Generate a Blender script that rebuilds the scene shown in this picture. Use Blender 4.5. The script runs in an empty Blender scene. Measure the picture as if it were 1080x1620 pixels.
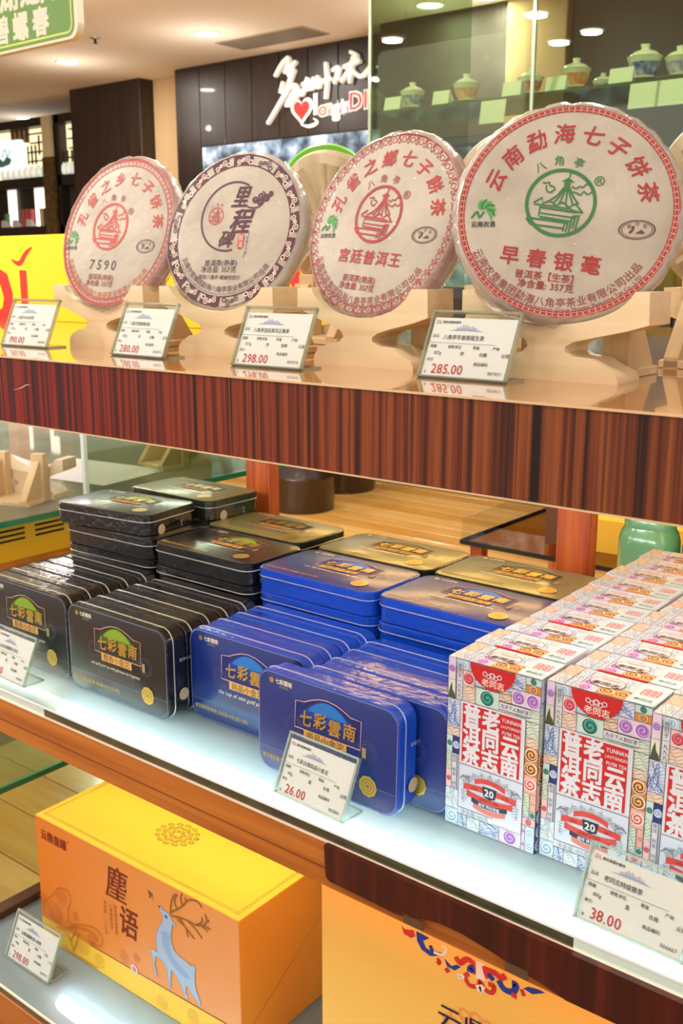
import bpy, math, random
from math import sin, cos, pi, radians as rad
from mathutils import Vector, Matrix
from mathutils.geometry import tessellate_polygon
random.seed(7)
S = bpy.context.scene
COL = S.collection

# ------------------------------------------------------------------ camera, world, lights, exposure
H = 1.35                                    # camera height; floor is z = 0
cam = bpy.data.objects.new('camera', bpy.data.cameras.new('camera'))
COL.objects.link(cam)
cam.location = (0, 0, H)
cam.rotation_euler = (rad(90 - 13.193), 0, rad(38.81))
cam.data.sensor_width = 36
cam.data.lens = 36 * 1621 / 1620
cam.data.clip_start = .02
cam.data.dof.use_dof = True
cam.data.dof.focus_distance = 1.12
cam.data.dof.aperture_fstop = 13.0
S.camera = cam
w = bpy.data.worlds.new('world'); S.world = w; w.use_nodes = True
w.node_tree.nodes['Background'].inputs[0].default_value = (1.0, .95, .88, 1)
w.node_tree.nodes['Background'].inputs[1].default_value = .9
S.view_settings.view_transform = 'Standard'
S.view_settings.look = 'None'
S.view_settings.exposure = 0.4
S.view_settings.gamma = 1
S.view_settings.use_curve_mapping = False
S.cycles.use_denoising = True
S.cycles.max_bounces = 10
S.cycles.transparent_max_bounces = 24
S.cycles.caustics_reflective = False
S.cycles.caustics_refractive = False
S.cycles.sample_clamp_indirect = 6

ZT, ZM, ZB, ZC = H - .104, H - .573, H - 1.0, H + 1.4      # top shelf, mid glass, bottom glass, ceiling
LAMP_W = 9.0
TUBE = 9.0

# ------------------------------------------------------------------ materials
def lin(c):
    if isinstance(c, str):
        c = [int(c[i:i + 2], 16) / 255 for i in (0, 2, 4)]
    return tuple(x / 12.92 if x <= .04045 else ((x + .055) / 1.055) ** 2.4 for x in c)
MATS = {}
def mat(name, col='ffffff', rough=.5, metal=0, coat=0, coat_rough=.05, emit=None, estr=1, bump=0, bscale=200, spec=.5, noise=None, nscale=8):
    if name in MATS: return MATS[name]
    m = bpy.data.materials.new(name); m.use_nodes = True
    nt = m.node_tree; b = nt.nodes['Principled BSDF']
    c = lin(col)
    b.inputs['Base Color'].default_value = (*c, 1)
    b.inputs['Roughness'].default_value = rough
    b.inputs['Metallic'].default_value = metal
    b.inputs['Specular IOR Level'].default_value = spec
    b.inputs['Coat Weight'].default_value = coat
    b.inputs['Coat Roughness'].default_value = coat_rough
    if emit:
        b.inputs['Emission Color'].default_value = (*lin(emit), 1)
        b.inputs['Emission Strength'].default_value = estr
    if noise:
        tc = nt.nodes.new('ShaderNodeTexCoord'); n = nt.nodes.new('ShaderNodeTexNoise')
        n.inputs['Scale'].default_value = nscale; n.inputs['Detail'].default_value = 5
        r = nt.nodes.new('ShaderNodeValToRGB')
        r.color_ramp.elements[0].color = (*c, 1); r.color_ramp.elements[1].color = (*lin(noise), 1)
        r.color_ramp.elements[0].position = .35; r.color_ramp.elements[1].position = .7
        nt.links.new(tc.outputs['Object'], n.inputs['Vector'])
        nt.links.new(n.outputs['Fac'], r.inputs[0]); nt.links.new(r.outputs[0], b.inputs['Base Color'])
    if bump:
        tc = nt.nodes.new('ShaderNodeTexCoord'); n = nt.nodes.new('ShaderNodeTexNoise')
        n.inputs['Scale'].default_value = bscale; n.inputs['Detail'].default_value = 3
        bp = nt.nodes.new('ShaderNodeBump'); bp.inputs['Strength'].default_value = bump; bp.inputs['Distance'].default_value = .002
        nt.links.new(tc.outputs['Object'], n.inputs['Vector'])
        nt.links.new(n.outputs['Fac'], bp.inputs['Height'])
        nt.links.new(bp.outputs[0], b.inputs['Normal'])
        nt.links.new(bp.outputs[0], b.inputs['Coat Normal'])
    MATS[name] = m
    return m
def wood(name, stops, scale, rough=.4, coat=0, detail=6, dist=.6, nscale=1.0, coat_rough=.05):
    """grain from a stretched noise; stops = [(position, colour), ...]"""
    if name in MATS: return MATS[name]
    m = bpy.data.materials.new(name); m.use_nodes = True
    nt = m.node_tree; b = nt.nodes['Principled BSDF']
    tc = nt.nodes.new('ShaderNodeTexCoord'); mp = nt.nodes.new('ShaderNodeMapping'); n = nt.nodes.new('ShaderNodeTexNoise')
    mp.inputs['Scale'].default_value = scale
    n.inputs['Scale'].default_value = nscale; n.inputs['Detail'].default_value = detail; n.inputs['Distortion'].default_value = dist
    r = nt.nodes.new('ShaderNodeValToRGB')
    e = r.color_ramp.elements
    while len(e) < len(stops): e.new(.5)
    for i, (p, c) in enumerate(stops): e[i].position = p; e[i].color = (*lin(c), 1)
    nt.links.new(tc.outputs['Object'], mp.inputs['Vector']); nt.links.new(mp.outputs[0], n.inputs['Vector'])
    nt.links.new(n.outputs['Fac'], r.inputs[0]); nt.links.new(r.outputs[0], b.inputs['Base Color'])
    b.inputs['Roughness'].default_value = rough
    b.inputs['Coat Weight'].default_value = coat; b.inputs['Coat Roughness'].default_value = coat_rough
    MATS[name] = m
    return m
def glass(name, tint, gloss=.08, rough=.0, fres=1.0, milk=0, milkcol='ffffff', bump=0, bscale=100):
    """clear pane: tinted transparency, mirror reflection by fresnel, optional milky scatter"""
    if name in MATS: return MATS[name]
    m = bpy.data.materials.new(name); m.use_nodes = True
    nt = m.node_tree; nt.nodes.remove(nt.nodes['Principled BSDF'])
    out = nt.nodes['Material Output']
    t = nt.nodes.new('ShaderNodeBsdfTransparent'); t.inputs[0].default_value = (*lin(tint), 1)
    g = nt.nodes.new('ShaderNodeBsdfGlossy'); g.inputs['Roughness'].default_value = rough
    f = nt.nodes.new('ShaderNodeFresnel')
    ge = nt.nodes.new('ShaderNodeNewGeometry'); io = nt.nodes.new('ShaderNodeMath'); io.operation = 'MULTIPLY_ADD'   # same reflectance on both sides of a thin pane
    io.inputs[1].default_value = 1 / 1.5 - 1.5; io.inputs[2].default_value = 1.5
    nt.links.new(ge.outputs['Backfacing'], io.inputs[0]); nt.links.new(io.outputs[0], f.inputs['IOR'])
    ma = nt.nodes.new('ShaderNodeMath'); ma.operation = 'MULTIPLY_ADD'; ma.inputs[1].default_value = fres; ma.inputs[2].default_value = gloss; ma.use_clamp = True
    nt.links.new(f.outputs[0], ma.inputs[0])
    base = t.outputs[0]
    if milk:
        d = nt.nodes.new('ShaderNodeBsdfDiffuse'); d.inputs[0].default_value = (*lin(milkcol), 1)
        tr = nt.nodes.new('ShaderNodeBsdfTranslucent'); tr.inputs[0].default_value = (*lin(milkcol), 1)
        m1 = nt.nodes.new('ShaderNodeMixShader'); m1.inputs[0].default_value = .45
        nt.links.new(d.outputs[0], m1.inputs[1]); nt.links.new(tr.outputs[0], m1.inputs[2])
        m2 = nt.nodes.new('ShaderNodeMixShader'); m2.inputs[0].default_value = milk
        nt.links.new(base, m2.inputs[1]); nt.links.new(m1.outputs[0], m2.inputs[2])
        base = m2.outputs[0]
    if bump:
        tc = nt.nodes.new('ShaderNodeTexCoord'); n = nt.nodes.new('ShaderNodeTexNoise')
        n.inputs['Scale'].default_value = bscale; n.inputs['Detail'].default_value = 3
        bp = nt.nodes.new('ShaderNodeBump'); bp.inputs['Strength'].default_value = bump; bp.inputs['Distance'].default_value = .004
        nt.links.new(tc.outputs['Object'], n.inputs['Vector']); nt.links.new(n.outputs['Fac'], bp.inputs['Height'])
        nt.links.new(bp.outputs[0], g.inputs['Normal']); nt.links.new(bp.outputs[0], f.inputs['Normal'])
    mx = nt.nodes.new('ShaderNodeMixShader')
    nt.links.new(ma.outputs[0], mx.inputs[0]); nt.links.new(base, mx.inputs[1]); nt.links.new(g.outputs[0], mx.inputs[2])
    nt.links.new(mx.outputs[0], out.inputs['Surface'])
    MATS[name] = m
    return m
def ink(c, gloss=False):
    return mat('ink_' + c + ('g' if gloss else ''), c, .3 if gloss else .5)

# ------------------------------------------------------------------ mesh helpers
def mesh(name, verts, faces, m=None, smooth=False, mats=None, idx=None):
    me = bpy.data.meshes.new(name)
    me.from_pydata([tuple(v) for v in verts], [], faces)
    for x in (mats or ([m] if m else [])): me.materials.append(x)
    if idx: me.polygons.foreach_set('material_index', idx)
    if smooth: me.polygons.foreach_set('use_smooth', [True] * len(me.polygons))
    me.update()
    return me
def link(name, me, parent=None, loc=None, rot=None):
    o = bpy.data.objects.new(name, me); COL.objects.link(o)
    if parent: o.parent = parent
    if loc is not None: o.location = loc
    if rot is not None: o.rotation_euler = rot
    return o
def tag(o, label=None, cat=None, group=None, kind=None):
    if label: o['label'] = label
    if cat: o['category'] = cat
    if group: o['group'] = group
    if kind: o['kind'] = kind
    return o
def thing(name, label, cat, loc=(0, 0, 0), rot=(0, 0, 0), group=None):
    o = bpy.data.objects.new(name, None); COL.objects.link(o)
    o.location = loc; o.rotation_euler = rot
    o.empty_display_size = .02
    return tag(o, label, cat, group)
class MB:
    def __init__(s): s.v = []; s.f = []
    def add(s, v, f):
        n = len(s.v); s.v += [tuple(x) for x in v]; s.f += [tuple(i + n for i in q) for q in f]; return s
    def box(s, x0, x1, y0, y1, z0, z1):
        v = [(x, y, z) for z in (z0, z1) for y in (y0, y1) for x in (x0, x1)]
        return s.add(v, [(0, 2, 3, 1), (4, 5, 7, 6), (0, 1, 5, 4), (2, 6, 7, 3), (0, 4, 6, 2), (1, 3, 7, 5)])
    def bevbox(s, x0, x1, y0, y1, z0, z1, b=.002):
        """box with chamfered edges"""
        v = []; f = []
        X = (x0, x1); Y = (y0, y1); Z = (z0, z1)
        ix = {}
        for i in (0, 1):
            for j in (0, 1):
                for k in (0, 1):
                    sx, sy, sz = (1, -1)[i], (1, -1)[j], (1, -1)[k]
                    for a in range(3):
                        p = [X[i] + sx * b, Y[j] + sy * b, Z[k] + sz * b]
                        p[a] = (X[i], Y[j], Z[k])[a]
                        ix[i, j, k, a] = len(v); v.append(p)
        for a in range(3):
            o1, o2 = [q for q in range(3) if q != a]
            for sd in (0, 1):
                q = []
                for (c, d) in ((0, 0), (1, 0), (1, 1), (0, 1)):
                    k = [0, 0, 0]; k[a] = sd; k[o1] = c; k[o2] = d
                    q.append(ix[(*k, a)])
                f.append(tuple(q))
        for a in range(3):
            o1, o2 = [q for q in range(3) if q != a]
            for c in (0, 1):
                for d in (0, 1):
                    k0 = [0, 0, 0]; k0[o1] = c; k0[o2] = d
                    k1 = list(k0); k1[a] = 1
                    f.append((ix[(*k0, o1)], ix[(*k0, o2)], ix[(*k1, o2)], ix[(*k1, o1)]))
        for i in (0, 1):
            for j in (0, 1):
                for k in (0, 1): f.append((ix[i, j, k, 0], ix[i, j, k, 1], ix[i, j, k, 2]))
        return s.add(v, f)
    def prism(s, pts, fn, t0, t1):
        """extrude a 2D outline; fn(u, v, t) -> 3D"""
        n = len(pts)
        v = [fn(u, q, t0) for u, q in pts] + [fn(u, q, t1) for u, q in pts]
        tri = tessellate_polygon([[Vector((a, b, 0)) for a, b in pts]])
        f = [tuple(t) for t in tri] + [tuple(n + i for i in reversed(t)) for t in tri]
        f += [(i, (i + 1) % n, n + (i + 1) % n, n + i) for i in range(n)]
        return s.add(v, f)
    def lathe(s, prof, n=32, c=(0, 0, 0), axis='z', wob=None):
        v = []; f = []
        for r, z in prof:
            for i in range(n):
                a = 2 * pi * i / n
                rr = r * (1 + (wob(i, r, z) if wob else 0))
                p = (rr * cos(a), rr * sin(a), z)
                if axis == 'y': p = (rr * cos(a), -z, rr * sin(a))
                if axis == 'x': p = (z, rr * cos(a), rr * sin(a))
                v.append((p[0] + c[0], p[1] + c[1], p[2] + c[2]))
        for j in range(len(prof) - 1):
            for i in range(n):
                f.append((j * n + i, j * n + (i + 1) % n, (j + 1) * n + (i + 1) % n, (j + 1) * n + i))
        return s.add(v, f)
    def tube(s, p, q, r, n=10):
        p = Vector(p); q = Vector(q); d = (q - p).normalized()
        a = d.orthogonal().normalized(); b = d.cross(a)
        v = [x + (a * cos(2 * pi * i / n) + b * sin(2 * pi * i / n)) * r for x in (p, q) for i in range(n)]
        f = [(i, (i + 1) % n, n + (i + 1) % n, n + i) for i in range(n)] + [tuple(range(n))[::-1], tuple(range(n, 2 * n))]
        return s.add(v, f)
    def me(s, name, m, smooth=False): return mesh(name, s.v, s.f, m, smooth)
def auto_smooth(me, deg=40):
    me.polygons.foreach_set('use_smooth', [True] * len(me.polygons))
    me.set_sharp_from_angle(angle=rad(deg))
    return me
def rrect(x0, x1, y0, y1, r, n=6):
    p = []
    for cx, cy, a0 in ((x1 - r, y1 - r, 0), (x0 + r, y1 - r, 90), (x0 + r, y0 + r, 180), (x1 - r, y0 + r, 270)):
        for i in range(n + 1):
            a = rad(a0 + 90 * i / n); p.append((cx + r * cos(a), cy + r * sin(a)))
    return p

# ------------------------------------------------------------------ flat print: outlines, ribbons and lettering as thin geometry on a face
GL = {}
def glyph(ch, bold=0.0):
    k = ch
    if k not in GL:
        c = bpy.data.curves.new('t', 'FONT'); c.body = ch; c.resolution_u = 2
        o = bpy.data.objects.new('t', c)
        m = o.to_mesh()
        vs = [(v.co.x, v.co.y) for v in m.vertices]; fs = [tuple(p.vertices) for p in m.polygons]
        o.to_mesh_clear(); bpy.data.objects.remove(o); bpy.data.curves.remove(c)
        if not vs: adv = .3
        elif ord(ch) > 0x2e80: adv = 1.0
        else: adv = max(x for x, _ in vs) - min(0, min(x for x, _ in vs)) + .07
        GL[k] = (vs, fs, adv)
    return GL[k]
class Art:
    L = .00016
    def __init__(s): s.d = {}; s.k = 0
    def put(s, m, pts, faces, z):
        v, f = s.d.setdefault(m, ([], []))
        s.k += 1; w_ = z * Art.L + .0003 + (s.k % 26) * 5e-6      # overlapping strokes never share a plane
        n = len(v); v += [(a, b, w_) for a, b in pts]; f += [tuple(i + n for i in q) for q in faces]
    def poly(s, pts, m, z=0):
        if len(pts) == 4 and False: pass
        tri = tessellate_polygon([[Vector((a, b, 0)) for a, b in pts]])
        A = 0
        out = []
        for t in tri:
            a, b, c = [pts[i] for i in t]
            cr = (b[0] - a[0]) * (c[1] - a[1]) - (b[1] - a[1]) * (c[0] - a[0])
            out.append(tuple(t) if cr > 0 else tuple(reversed(t)))
        s.put(m, pts, out, z)
    def rect(s, x0, x1, y0, y1, m, z=0): s.put(m, [(x0, y0), (x1, y0), (x1, y1), (x0, y1)], [(0, 1, 2, 3)], z)
    def frame(s, x0, x1, y0, y1, t, m, z=0): s.line([(x0, y0), (x1, y0), (x1, y1), (x0, y1)], t, m, z, True)
    def line(s, pts, w, m, z=0, closed=False, taper=False):
        n = len(pts); L = []; R = []
        for i, (x, y) in enumerate(pts):
            a = pts[i - 1] if (i or closed) else pts[i]
            b = pts[(i + 1) % n] if (i < n - 1 or closed) else pts[i]
            dx, dy = b[0] - a[0], b[1] - a[1]; l = math.hypot(dx, dy) or 1
            ww = w / 2
            if taper: ww *= max(.25, sin(pi * (i + .6) / (n + .2)))
            nx, ny = -dy / l * ww, dx / l * ww
            L.append((x + nx, y + ny)); R.append((x - nx, y - ny))
        f = [(n + i, n + (i + 1) % n, (i + 1) % n, i) for i in range(n if closed else n - 1)]
        s.put(m, L + R, f, z)
    def curve(s, pts, w, m, z=0, sub=5, taper=False):
        s.line(spline(pts, sub), w, m, z, False, taper)
    def ring(s, x, y, r0, r1, m, z=0, a0=0, a1=360, n=64, sy=1):
        k = max(4, int(n * abs(a1 - a0) / 360)); full = abs(a1 - a0) >= 360
        A = [rad(a0 + (a1 - a0) * i / k) for i in range(k + (0 if full else 1))]
        pts = [(x + r1 * cos(a), y + r1 * sin(a) * sy) for a in A] + [(x + r0 * cos(a), y + r0 * sin(a) * sy) for a in A]
        q = len(A)
        s.put(m, pts, [(i, (i + 1) % q, q + (i + 1) % q, q + i)[::-1] for i in range(q if full else q - 1)], z)
    def disc(s, x, y, r, m, z=0, n=24, sy=1): s.put(m, [(x + r * cos(2 * pi * i / n), y + r * sy * sin(2 * pi * i / n)) for i in range(n)], [tuple(range(n))], z)
    def spiral(s, x, y, r, turns, w, m, z=0, a0=0, dirn=1, r0=.12):
        n = int(14 * turns)
        s.line([(x + r * (r0 + (1 - r0) * i / n) * cos(a0 + dirn * 2 * pi * turns * i / n), y + r * (r0 + (1 - r0) * i / n) * sin(a0 + dirn * 2 * pi * turns * i / n)) for i in range(n + 1)], w, m, z)
    def ch(s, c, x, y, size, m, z=0, bold=0, rot=0, sx=1, shear=0):
        vs, fs, adv = glyph(c, bold)
        cxo = .5 if ord(c) > 0x2e80 else adv / 2
        cr, sr = cos(rot), sin(rot); pts = []
        for a, b in vs:
            a = (a - cxo) * size * sx; b = (b - .37) * size; a += shear * b
            pts.append((x + a * cr - b * sr, y + a * sr + b * cr))
        if not fs: return
        s.put(m, pts, fs, z)
        b = bold * size * .9
        if bold:        # heavier strokes: the same outline set again around itself
            for da, db in (((1, 1), (-1, 1), (-1, -1), (1, -1)) if bold > .012 else ((1, 0), (-1, 0))):
                s.put(m, [(p + da * b, q + db * b) for p, q in pts], fs, z)
    def text(s, t, x, y, size, m, z=0, bold=0, align='c', sx=1, rot=0, shear=0, sp=0):
        adv = [glyph(c, bold)[2] * size * sx + sp * size for c in t]
        tot = sum(adv)
        p = {'c': -tot / 2, 'l': 0, 'r': -tot}[align]
        for c, a in zip(t, adv):
            d = p + a / 2
            s.ch(c, x + d * cos(rot), y + d * sin(rot), size, m, z, bold, rot, sx, shear)
            p += a
    def vtext(s, t, x, y, size, m, z=0, bold=0, pitch=1.05, sx=1, slope=0):
        for i, c in enumerate(t): s.ch(c, x + slope * i * pitch * size, y - i * pitch * size, size, m, z, bold, 0, sx)
    def arc(s, t, r, a0, a1, size, m, z=0, bold=0, inward=False, x=0, y=0, sx=1, shear=0):
        if all(ord(c) > 0x2e80 for c in t):
            pos = [i / max(1, len(t) - 1) for i in range(len(t))]
        else:
            adv = [glyph(c, bold)[2] for c in t]; cum = []; q = 0
            for k in adv: cum.append(q + k / 2); q += k
            pos = [(c - cum[0]) / (cum[-1] - cum[0]) for c in cum]
        for c, p in zip(t, pos):
            a = rad(a0 + (a1 - a0) * p)
            s.ch(c, x + r * cos(a), y + r * sin(a), size, m, z, bold, a + (pi / 2 if inward else -pi / 2), sx, shear)
    def me(s, name, o=(0, 0, 0), U=(1, 0, 0), V=(0, 1, 0)):
        o = Vector(o); U = Vector(U); V = Vector(V); N = U.cross(V)
        vs = []; fs = []; idx = []; ms = []
        for i, (m, (v, f)) in enumerate(s.d.items()):
            n = len(vs); vs += [o + U * a + V * b + N * c for a, b, c in v]
            fs += [tuple(k + n for k in q) for q in f]; idx += [i] * len(f); ms.append(m)
        return mesh(name, vs, fs, mats=ms, idx=idx)
def spline(p, sub=5):
    o = []; n = len(p)
    for i in range(n - 1):
        a, b, c, d = p[max(0, i - 1)], p[i], p[i + 1], p[min(n - 1, i + 2)]
        for k in range(sub):
            t = k / sub
            o.append(tuple(.5 * (2 * b[j] + (c[j] - a[j]) * t + (2 * a[j] - 5 * b[j] + 4 * c[j] - d[j]) * t * t + (3 * b[j] - a[j] - 3 * c[j] + d[j]) * t ** 3) for j in (0, 1)))
    return o + [p[-1]]
XZ = dict(U=(1, 0, 0), V=(0, 0, 1))          # a face that looks towards -Y
ORD = ['first', 'second', 'third', 'fourth', 'fifth', 'sixth', 'seventh', 'eighth', 'ninth', 'tenth']

# materials used across the shop
M_fascia = wood('zebra_veneer', [(.30, '1a0200'), (.42, '4a0702'), (.5, '6e0c03'), (.58, '86200a'), (.70, '260301')], (135, 1, 1.1), .35, .08, detail=5, dist=.2)
def fascia_sheen(m):
    # reflection of lighter surroundings painted into the veneer: deep red turning brown along X
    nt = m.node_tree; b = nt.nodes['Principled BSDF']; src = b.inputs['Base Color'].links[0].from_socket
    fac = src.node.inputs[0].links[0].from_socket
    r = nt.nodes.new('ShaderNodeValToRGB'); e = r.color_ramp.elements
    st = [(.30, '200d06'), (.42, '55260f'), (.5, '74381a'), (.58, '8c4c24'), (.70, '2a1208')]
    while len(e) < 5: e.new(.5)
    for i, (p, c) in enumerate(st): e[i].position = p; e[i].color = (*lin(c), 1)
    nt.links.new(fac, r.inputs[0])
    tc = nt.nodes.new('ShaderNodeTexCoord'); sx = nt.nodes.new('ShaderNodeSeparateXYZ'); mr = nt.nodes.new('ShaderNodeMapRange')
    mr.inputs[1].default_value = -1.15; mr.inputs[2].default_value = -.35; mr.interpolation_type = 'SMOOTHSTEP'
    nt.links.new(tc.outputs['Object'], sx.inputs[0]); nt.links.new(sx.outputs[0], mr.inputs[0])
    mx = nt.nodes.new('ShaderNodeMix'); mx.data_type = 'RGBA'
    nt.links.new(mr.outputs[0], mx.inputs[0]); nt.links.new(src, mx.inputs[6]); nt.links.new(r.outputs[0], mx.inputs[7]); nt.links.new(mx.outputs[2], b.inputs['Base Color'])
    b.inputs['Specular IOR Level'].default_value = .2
fascia_sheen(M_fascia)
M_top = wood('lacquered_wood', [(.3, '9a5a26'), (.5, 'b8742f'), (.7, 'c98a45')], (1.5, 30, 10), .12, 1, coat_rough=.01)
M_rail = wood('rail_wood', [(.3, 'a2581c'), (.5, 'ba6c26'), (.7, 'c67a32')], (3, 10, 60), .4, .3)
M_dark = wood('dark_veneer', [(.3, '260503'), (.5, '3d0a05'), (.72, '571a0c')], (60, 1, 2), .35, .4)
M_post = wood('post_wood', [(.3, '7c2c0e'), (.5, 'a84c1c'), (.7, 'c06a2a')], (50, 50, 2), .4, .2)
M_pale = wood('pale_wood', [(.3, 'd4bb90'), (.5, 'decaa2'), (.7, 'e8d8b6')], (3, 22, 40), .55)
M_pale2 = wood('pale_wood_end', [(.3, 'c2a678'), (.5, 'ceb488'), (.7, 'dac49c')], (40, 8, 4), .6)
M_shelfglass = glass('frosted_shelf_glass', 'c9dedc', .05, .03, .9, .42, 'd2e4ea')
M_edge = mat('glass_edge_dark', '2c3326', .12, coat=1, noise='50523a', nscale=14)  # dark mottled colour stands for the reflections in the glass edge
M_edgew = mat('glass_edge_pale', 'd6e8df', .15, coat=1)
M_green = mat('glass_edge_green', '1c7a4c', .15, coat=1)
M_clear = glass('clear_acrylic', 'fbfdfb', .01, .0, 1.0)
M_acry_edge = glass('acrylic_edge', 'dfe9dc', .22, .08, 1.0, .25, 'f4fff4')
M_pane = glass('cabinet_glass', 'dbe6d6', .03, .0, .8)
M_paper = mat('cake_paper', 'bbb2a4', .55, bump=.6, bscale=45, noise='a39a8c', nscale=14)
M_tubew = mat('led_tube_warm', 'ffffff', .4, emit='ffd37a', estr=13)
M_tubeb = mat('led_tube_bright', 'ffffff', .4, emit='eef4ff', estr=45)
M_tube = mat('led_tube', 'ffffff', .4, emit='e8f4ff', estr=TUBE)
M_chrome = mat('chrome', 'd8d8d4', .15, 1)

# ------------------------------------------------------------------ room
def struct(name, me, parent=None):
    o = link(name, me, parent)
    if not parent: o['kind'] = 'structure'
    return o
fl = struct('floor', MB().box(-11, 3, -3, 9, -.06, -.006).me('floor', mat('floor_joint', '7a5028', .5)))
plank = MB().bevbox(-.448, .448, -.071, .071, -.006, 0, .0015)
pm = [plank.me('plank', wood('floor_wood_%d' % i, [(.3, a), (.7, b)], (3, 24, 10), .22, .5, coat_rough=.12)) for i, (a, b) in enumerate((('c08c42', 'd0a058'), ('b68038', 'c8964a'), ('c89650', 'd6a862')))]
k = 0
for j in range(4, 42):
    y = 1.2775 + (j - 8) * .1455
    for i in range(-6, 3):
        x = -2.51 + i * .9 + (0 if j % 2 else .45)
        # lay planks where the floor shows: beside the display and in the aisle behind it
        if (-2.9 < x < -1.2 and y < 2.2) or (y >= 2.2 and -1.28 * y - 1.6 < x < -.42 * y + .7):
            if k < 290:
                link('plank', pm[(i * 3 + j * 5) % 3], fl, (x, y, 0)); k += 1
struct('ceiling', MB().box(-11, 3, -3, 9, ZC, ZC + .08).me('ceiling', mat('ceiling_paint', 'f0e4d0', .9)))
# dark panelled sign wall
WY = 5.34
wb = struct('wall_back', MB().box(-5.83, 3, WY + .03, WY + .12, 0, ZC).me('wall_back', mat('groove_red', '4a1e14', .5)))
M_panel = wood('dark_panel', [(.3, '1d1310'), (.5, '291a15'), (.7, '33231b')], (30, 30, 1.5), .38, .1)
pme = MB().bevbox(0, .243, -.03, 0, 0, ZC - .01, .003).me('panel', M_panel)
for i in range(34): link('panel', pme, wb, (-5.82 + i * .25, WY + .03, .005))
pl = struct('trim_1', MB().bevbox(-7.10, -6.26, 5.39, 5.75, 0, ZC, .005).me('trim_1', M_panel))
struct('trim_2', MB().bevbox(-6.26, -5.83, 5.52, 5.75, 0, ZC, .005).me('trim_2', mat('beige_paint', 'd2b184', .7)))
struct('wall_left', MB().box(-11, -10.9, -3, 9, 0, ZC).me('wall_left', mat('shop_wall', 'cbb9a0', .8)))
struct('wall_far', MB().box(-11, 3, 8.9, 9, 0, ZC).me('wall_far', mat('shop_wall', 'cbb9a0', .8)))
# beige pillar seen through the glass cabinet
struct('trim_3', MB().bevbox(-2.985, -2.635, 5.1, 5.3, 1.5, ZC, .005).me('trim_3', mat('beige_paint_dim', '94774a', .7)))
struct('wall_right', MB().box(-3.85, -3.0, 5.15, 5.3, 2.05, ZC).me('wall_right', mat('umber_panel', '2c2119', .6)))
struct('wall_right_2', MB().box(-2.62, 1.5, 5.15, 5.3, 1.6, ZC).me('wall_right_2', mat('umber_panel', '2c2119', .6)))

# ceiling lamps: recessed downlights, each with its own lamp
def downlight(x, y, label, power=LAMP_W, r=.07, color=(1, .94, .85), glow='fff2dc', gs=14):
    t = thing('downlight', label, 'ceiling light', (x, y, ZC), group='recessed ceiling downlights')
    link('trim_ring', MB().lathe([(r * 1.2, -.001), (r * 1.2, -.008), (r, -.01), (r, -.004)], 24).me('trim_ring', mat('lamp_ring', 'f2ece2', .4), True), t)
    link('lamp_glass', MB().lathe([(r, -.005), (.001, -.006)], 24).me('lamp_glass', mat('lamp_glow_' + glow, 'ffffff', .5, emit=glow, estr=gs)), t)
    l = bpy.data.lights.new('downlight_lamp', 'AREA'); l.shape = 'DISK'; l.size = r * 1.6; l.energy = power; l.color = color; l.spread = rad(180)
    lo = bpy.data.objects.new('downlight_lamp', l); COL.objects.link(lo); lo.parent = t; lo.location = (0, 0, -.02)
    if 'mirrored' in label: return
    p = bpy.data.lights.new('ceiling_fill', 'POINT'); p.shadow_soft_size = .02; p.energy = 3.5; p.color = color  # added point light, no fitting of its own, to brighten the ceiling
    po = bpy.data.objects.new('ceiling_fill', p); COL.objects.link(po); po.parent = t; po.location = (0, 0, -.3)
seen = [(-6.165, 4.684, 'ceiling downlight above the left end of the dark sign wall'), (-4.804, 4.68, 'bright ceiling downlight beside the grey air grille'),
        (-3.38, 4.96, 'ceiling downlight above the left pane of the glass cabinet'), (-3.05, 5.0, 'ceiling downlight above the middle of the glass cabinet'),
        (-8.65, 6.04, 'ceiling downlight above the lit lattice shelving')]
for x, y, l in seen: downlight(x, y, l)
mirrored = [(-3.02, .47), (-4.01, .46), (-4.56, -.22), (-3.25, -.25), (-2.96, -.10), (-3.94, -.12), (-4.86, -.53)]
aisle = [(-3.6, 2.6), (-2.2, 2.3), (-1.0, 2.4), (-4.6, 3.3), (-2.6, 3.9)]  # added downlights above the view, to brighten the floor behind
for i, (x, y) in enumerate(mirrored): downlight(x, y, 'ceiling downlight mirrored in the cabinet glass, %s from the right' % ORD[i], LAMP_W * 1.8)
for i, (x, y) in enumerate(aisle): downlight(x, y, 'added unseen downlight over the aisle behind the display, %s lamp there' % ORD[i], LAMP_W * 2.5)
for i, (x, y) in enumerate([(-1.5, .35), (-.9, .1), (.2, .2), (-.3, -.9), (.6, -1.2)]): downlight(x, y, 'added unseen downlight over the customer aisle before the shelves, %s lamp there' % ORD[i], LAMP_W * .4)  # added downlights outside the view, to light the front
g = thing('air_grille', 'grey air conditioning grille in the cream ceiling', 'air vent', (-4.60, 5.03, ZC))
link('grille_frame', MB().box(-.36, .36, -.13, .13, -.006, 0).me('grille_frame', mat('grille_grey', 'a89a86', .5)), g)
sl = MB().box(-.34, .34, -.007, .007, -.01, -.006).me('slat', mat('grille_dark', '8d806f', .5))
for i in range(9): link('slat', sl, g, (0, -.11 + i * .0275, 0))
sp = thing('sprinkler', 'small ceiling sprinkler head between two downlights', 'sprinkler', (-5.43, 4.34, ZC))
link('sprinkler_rose', MB().lathe([(.03, 0), (.03, -.006), (.012, -.008), (.008, -.03), (.001, -.03)], 16).me('sprinkler_rose', M_chrome, True), sp)
link('sprinkler_deflector', MB().lathe([(.016, -.032), (.016, -.036), (.001, -.038)], 16).me('sprinkler_deflector', mat('sprinkler_red', '5b4a3c', .4), True), sp)

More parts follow.
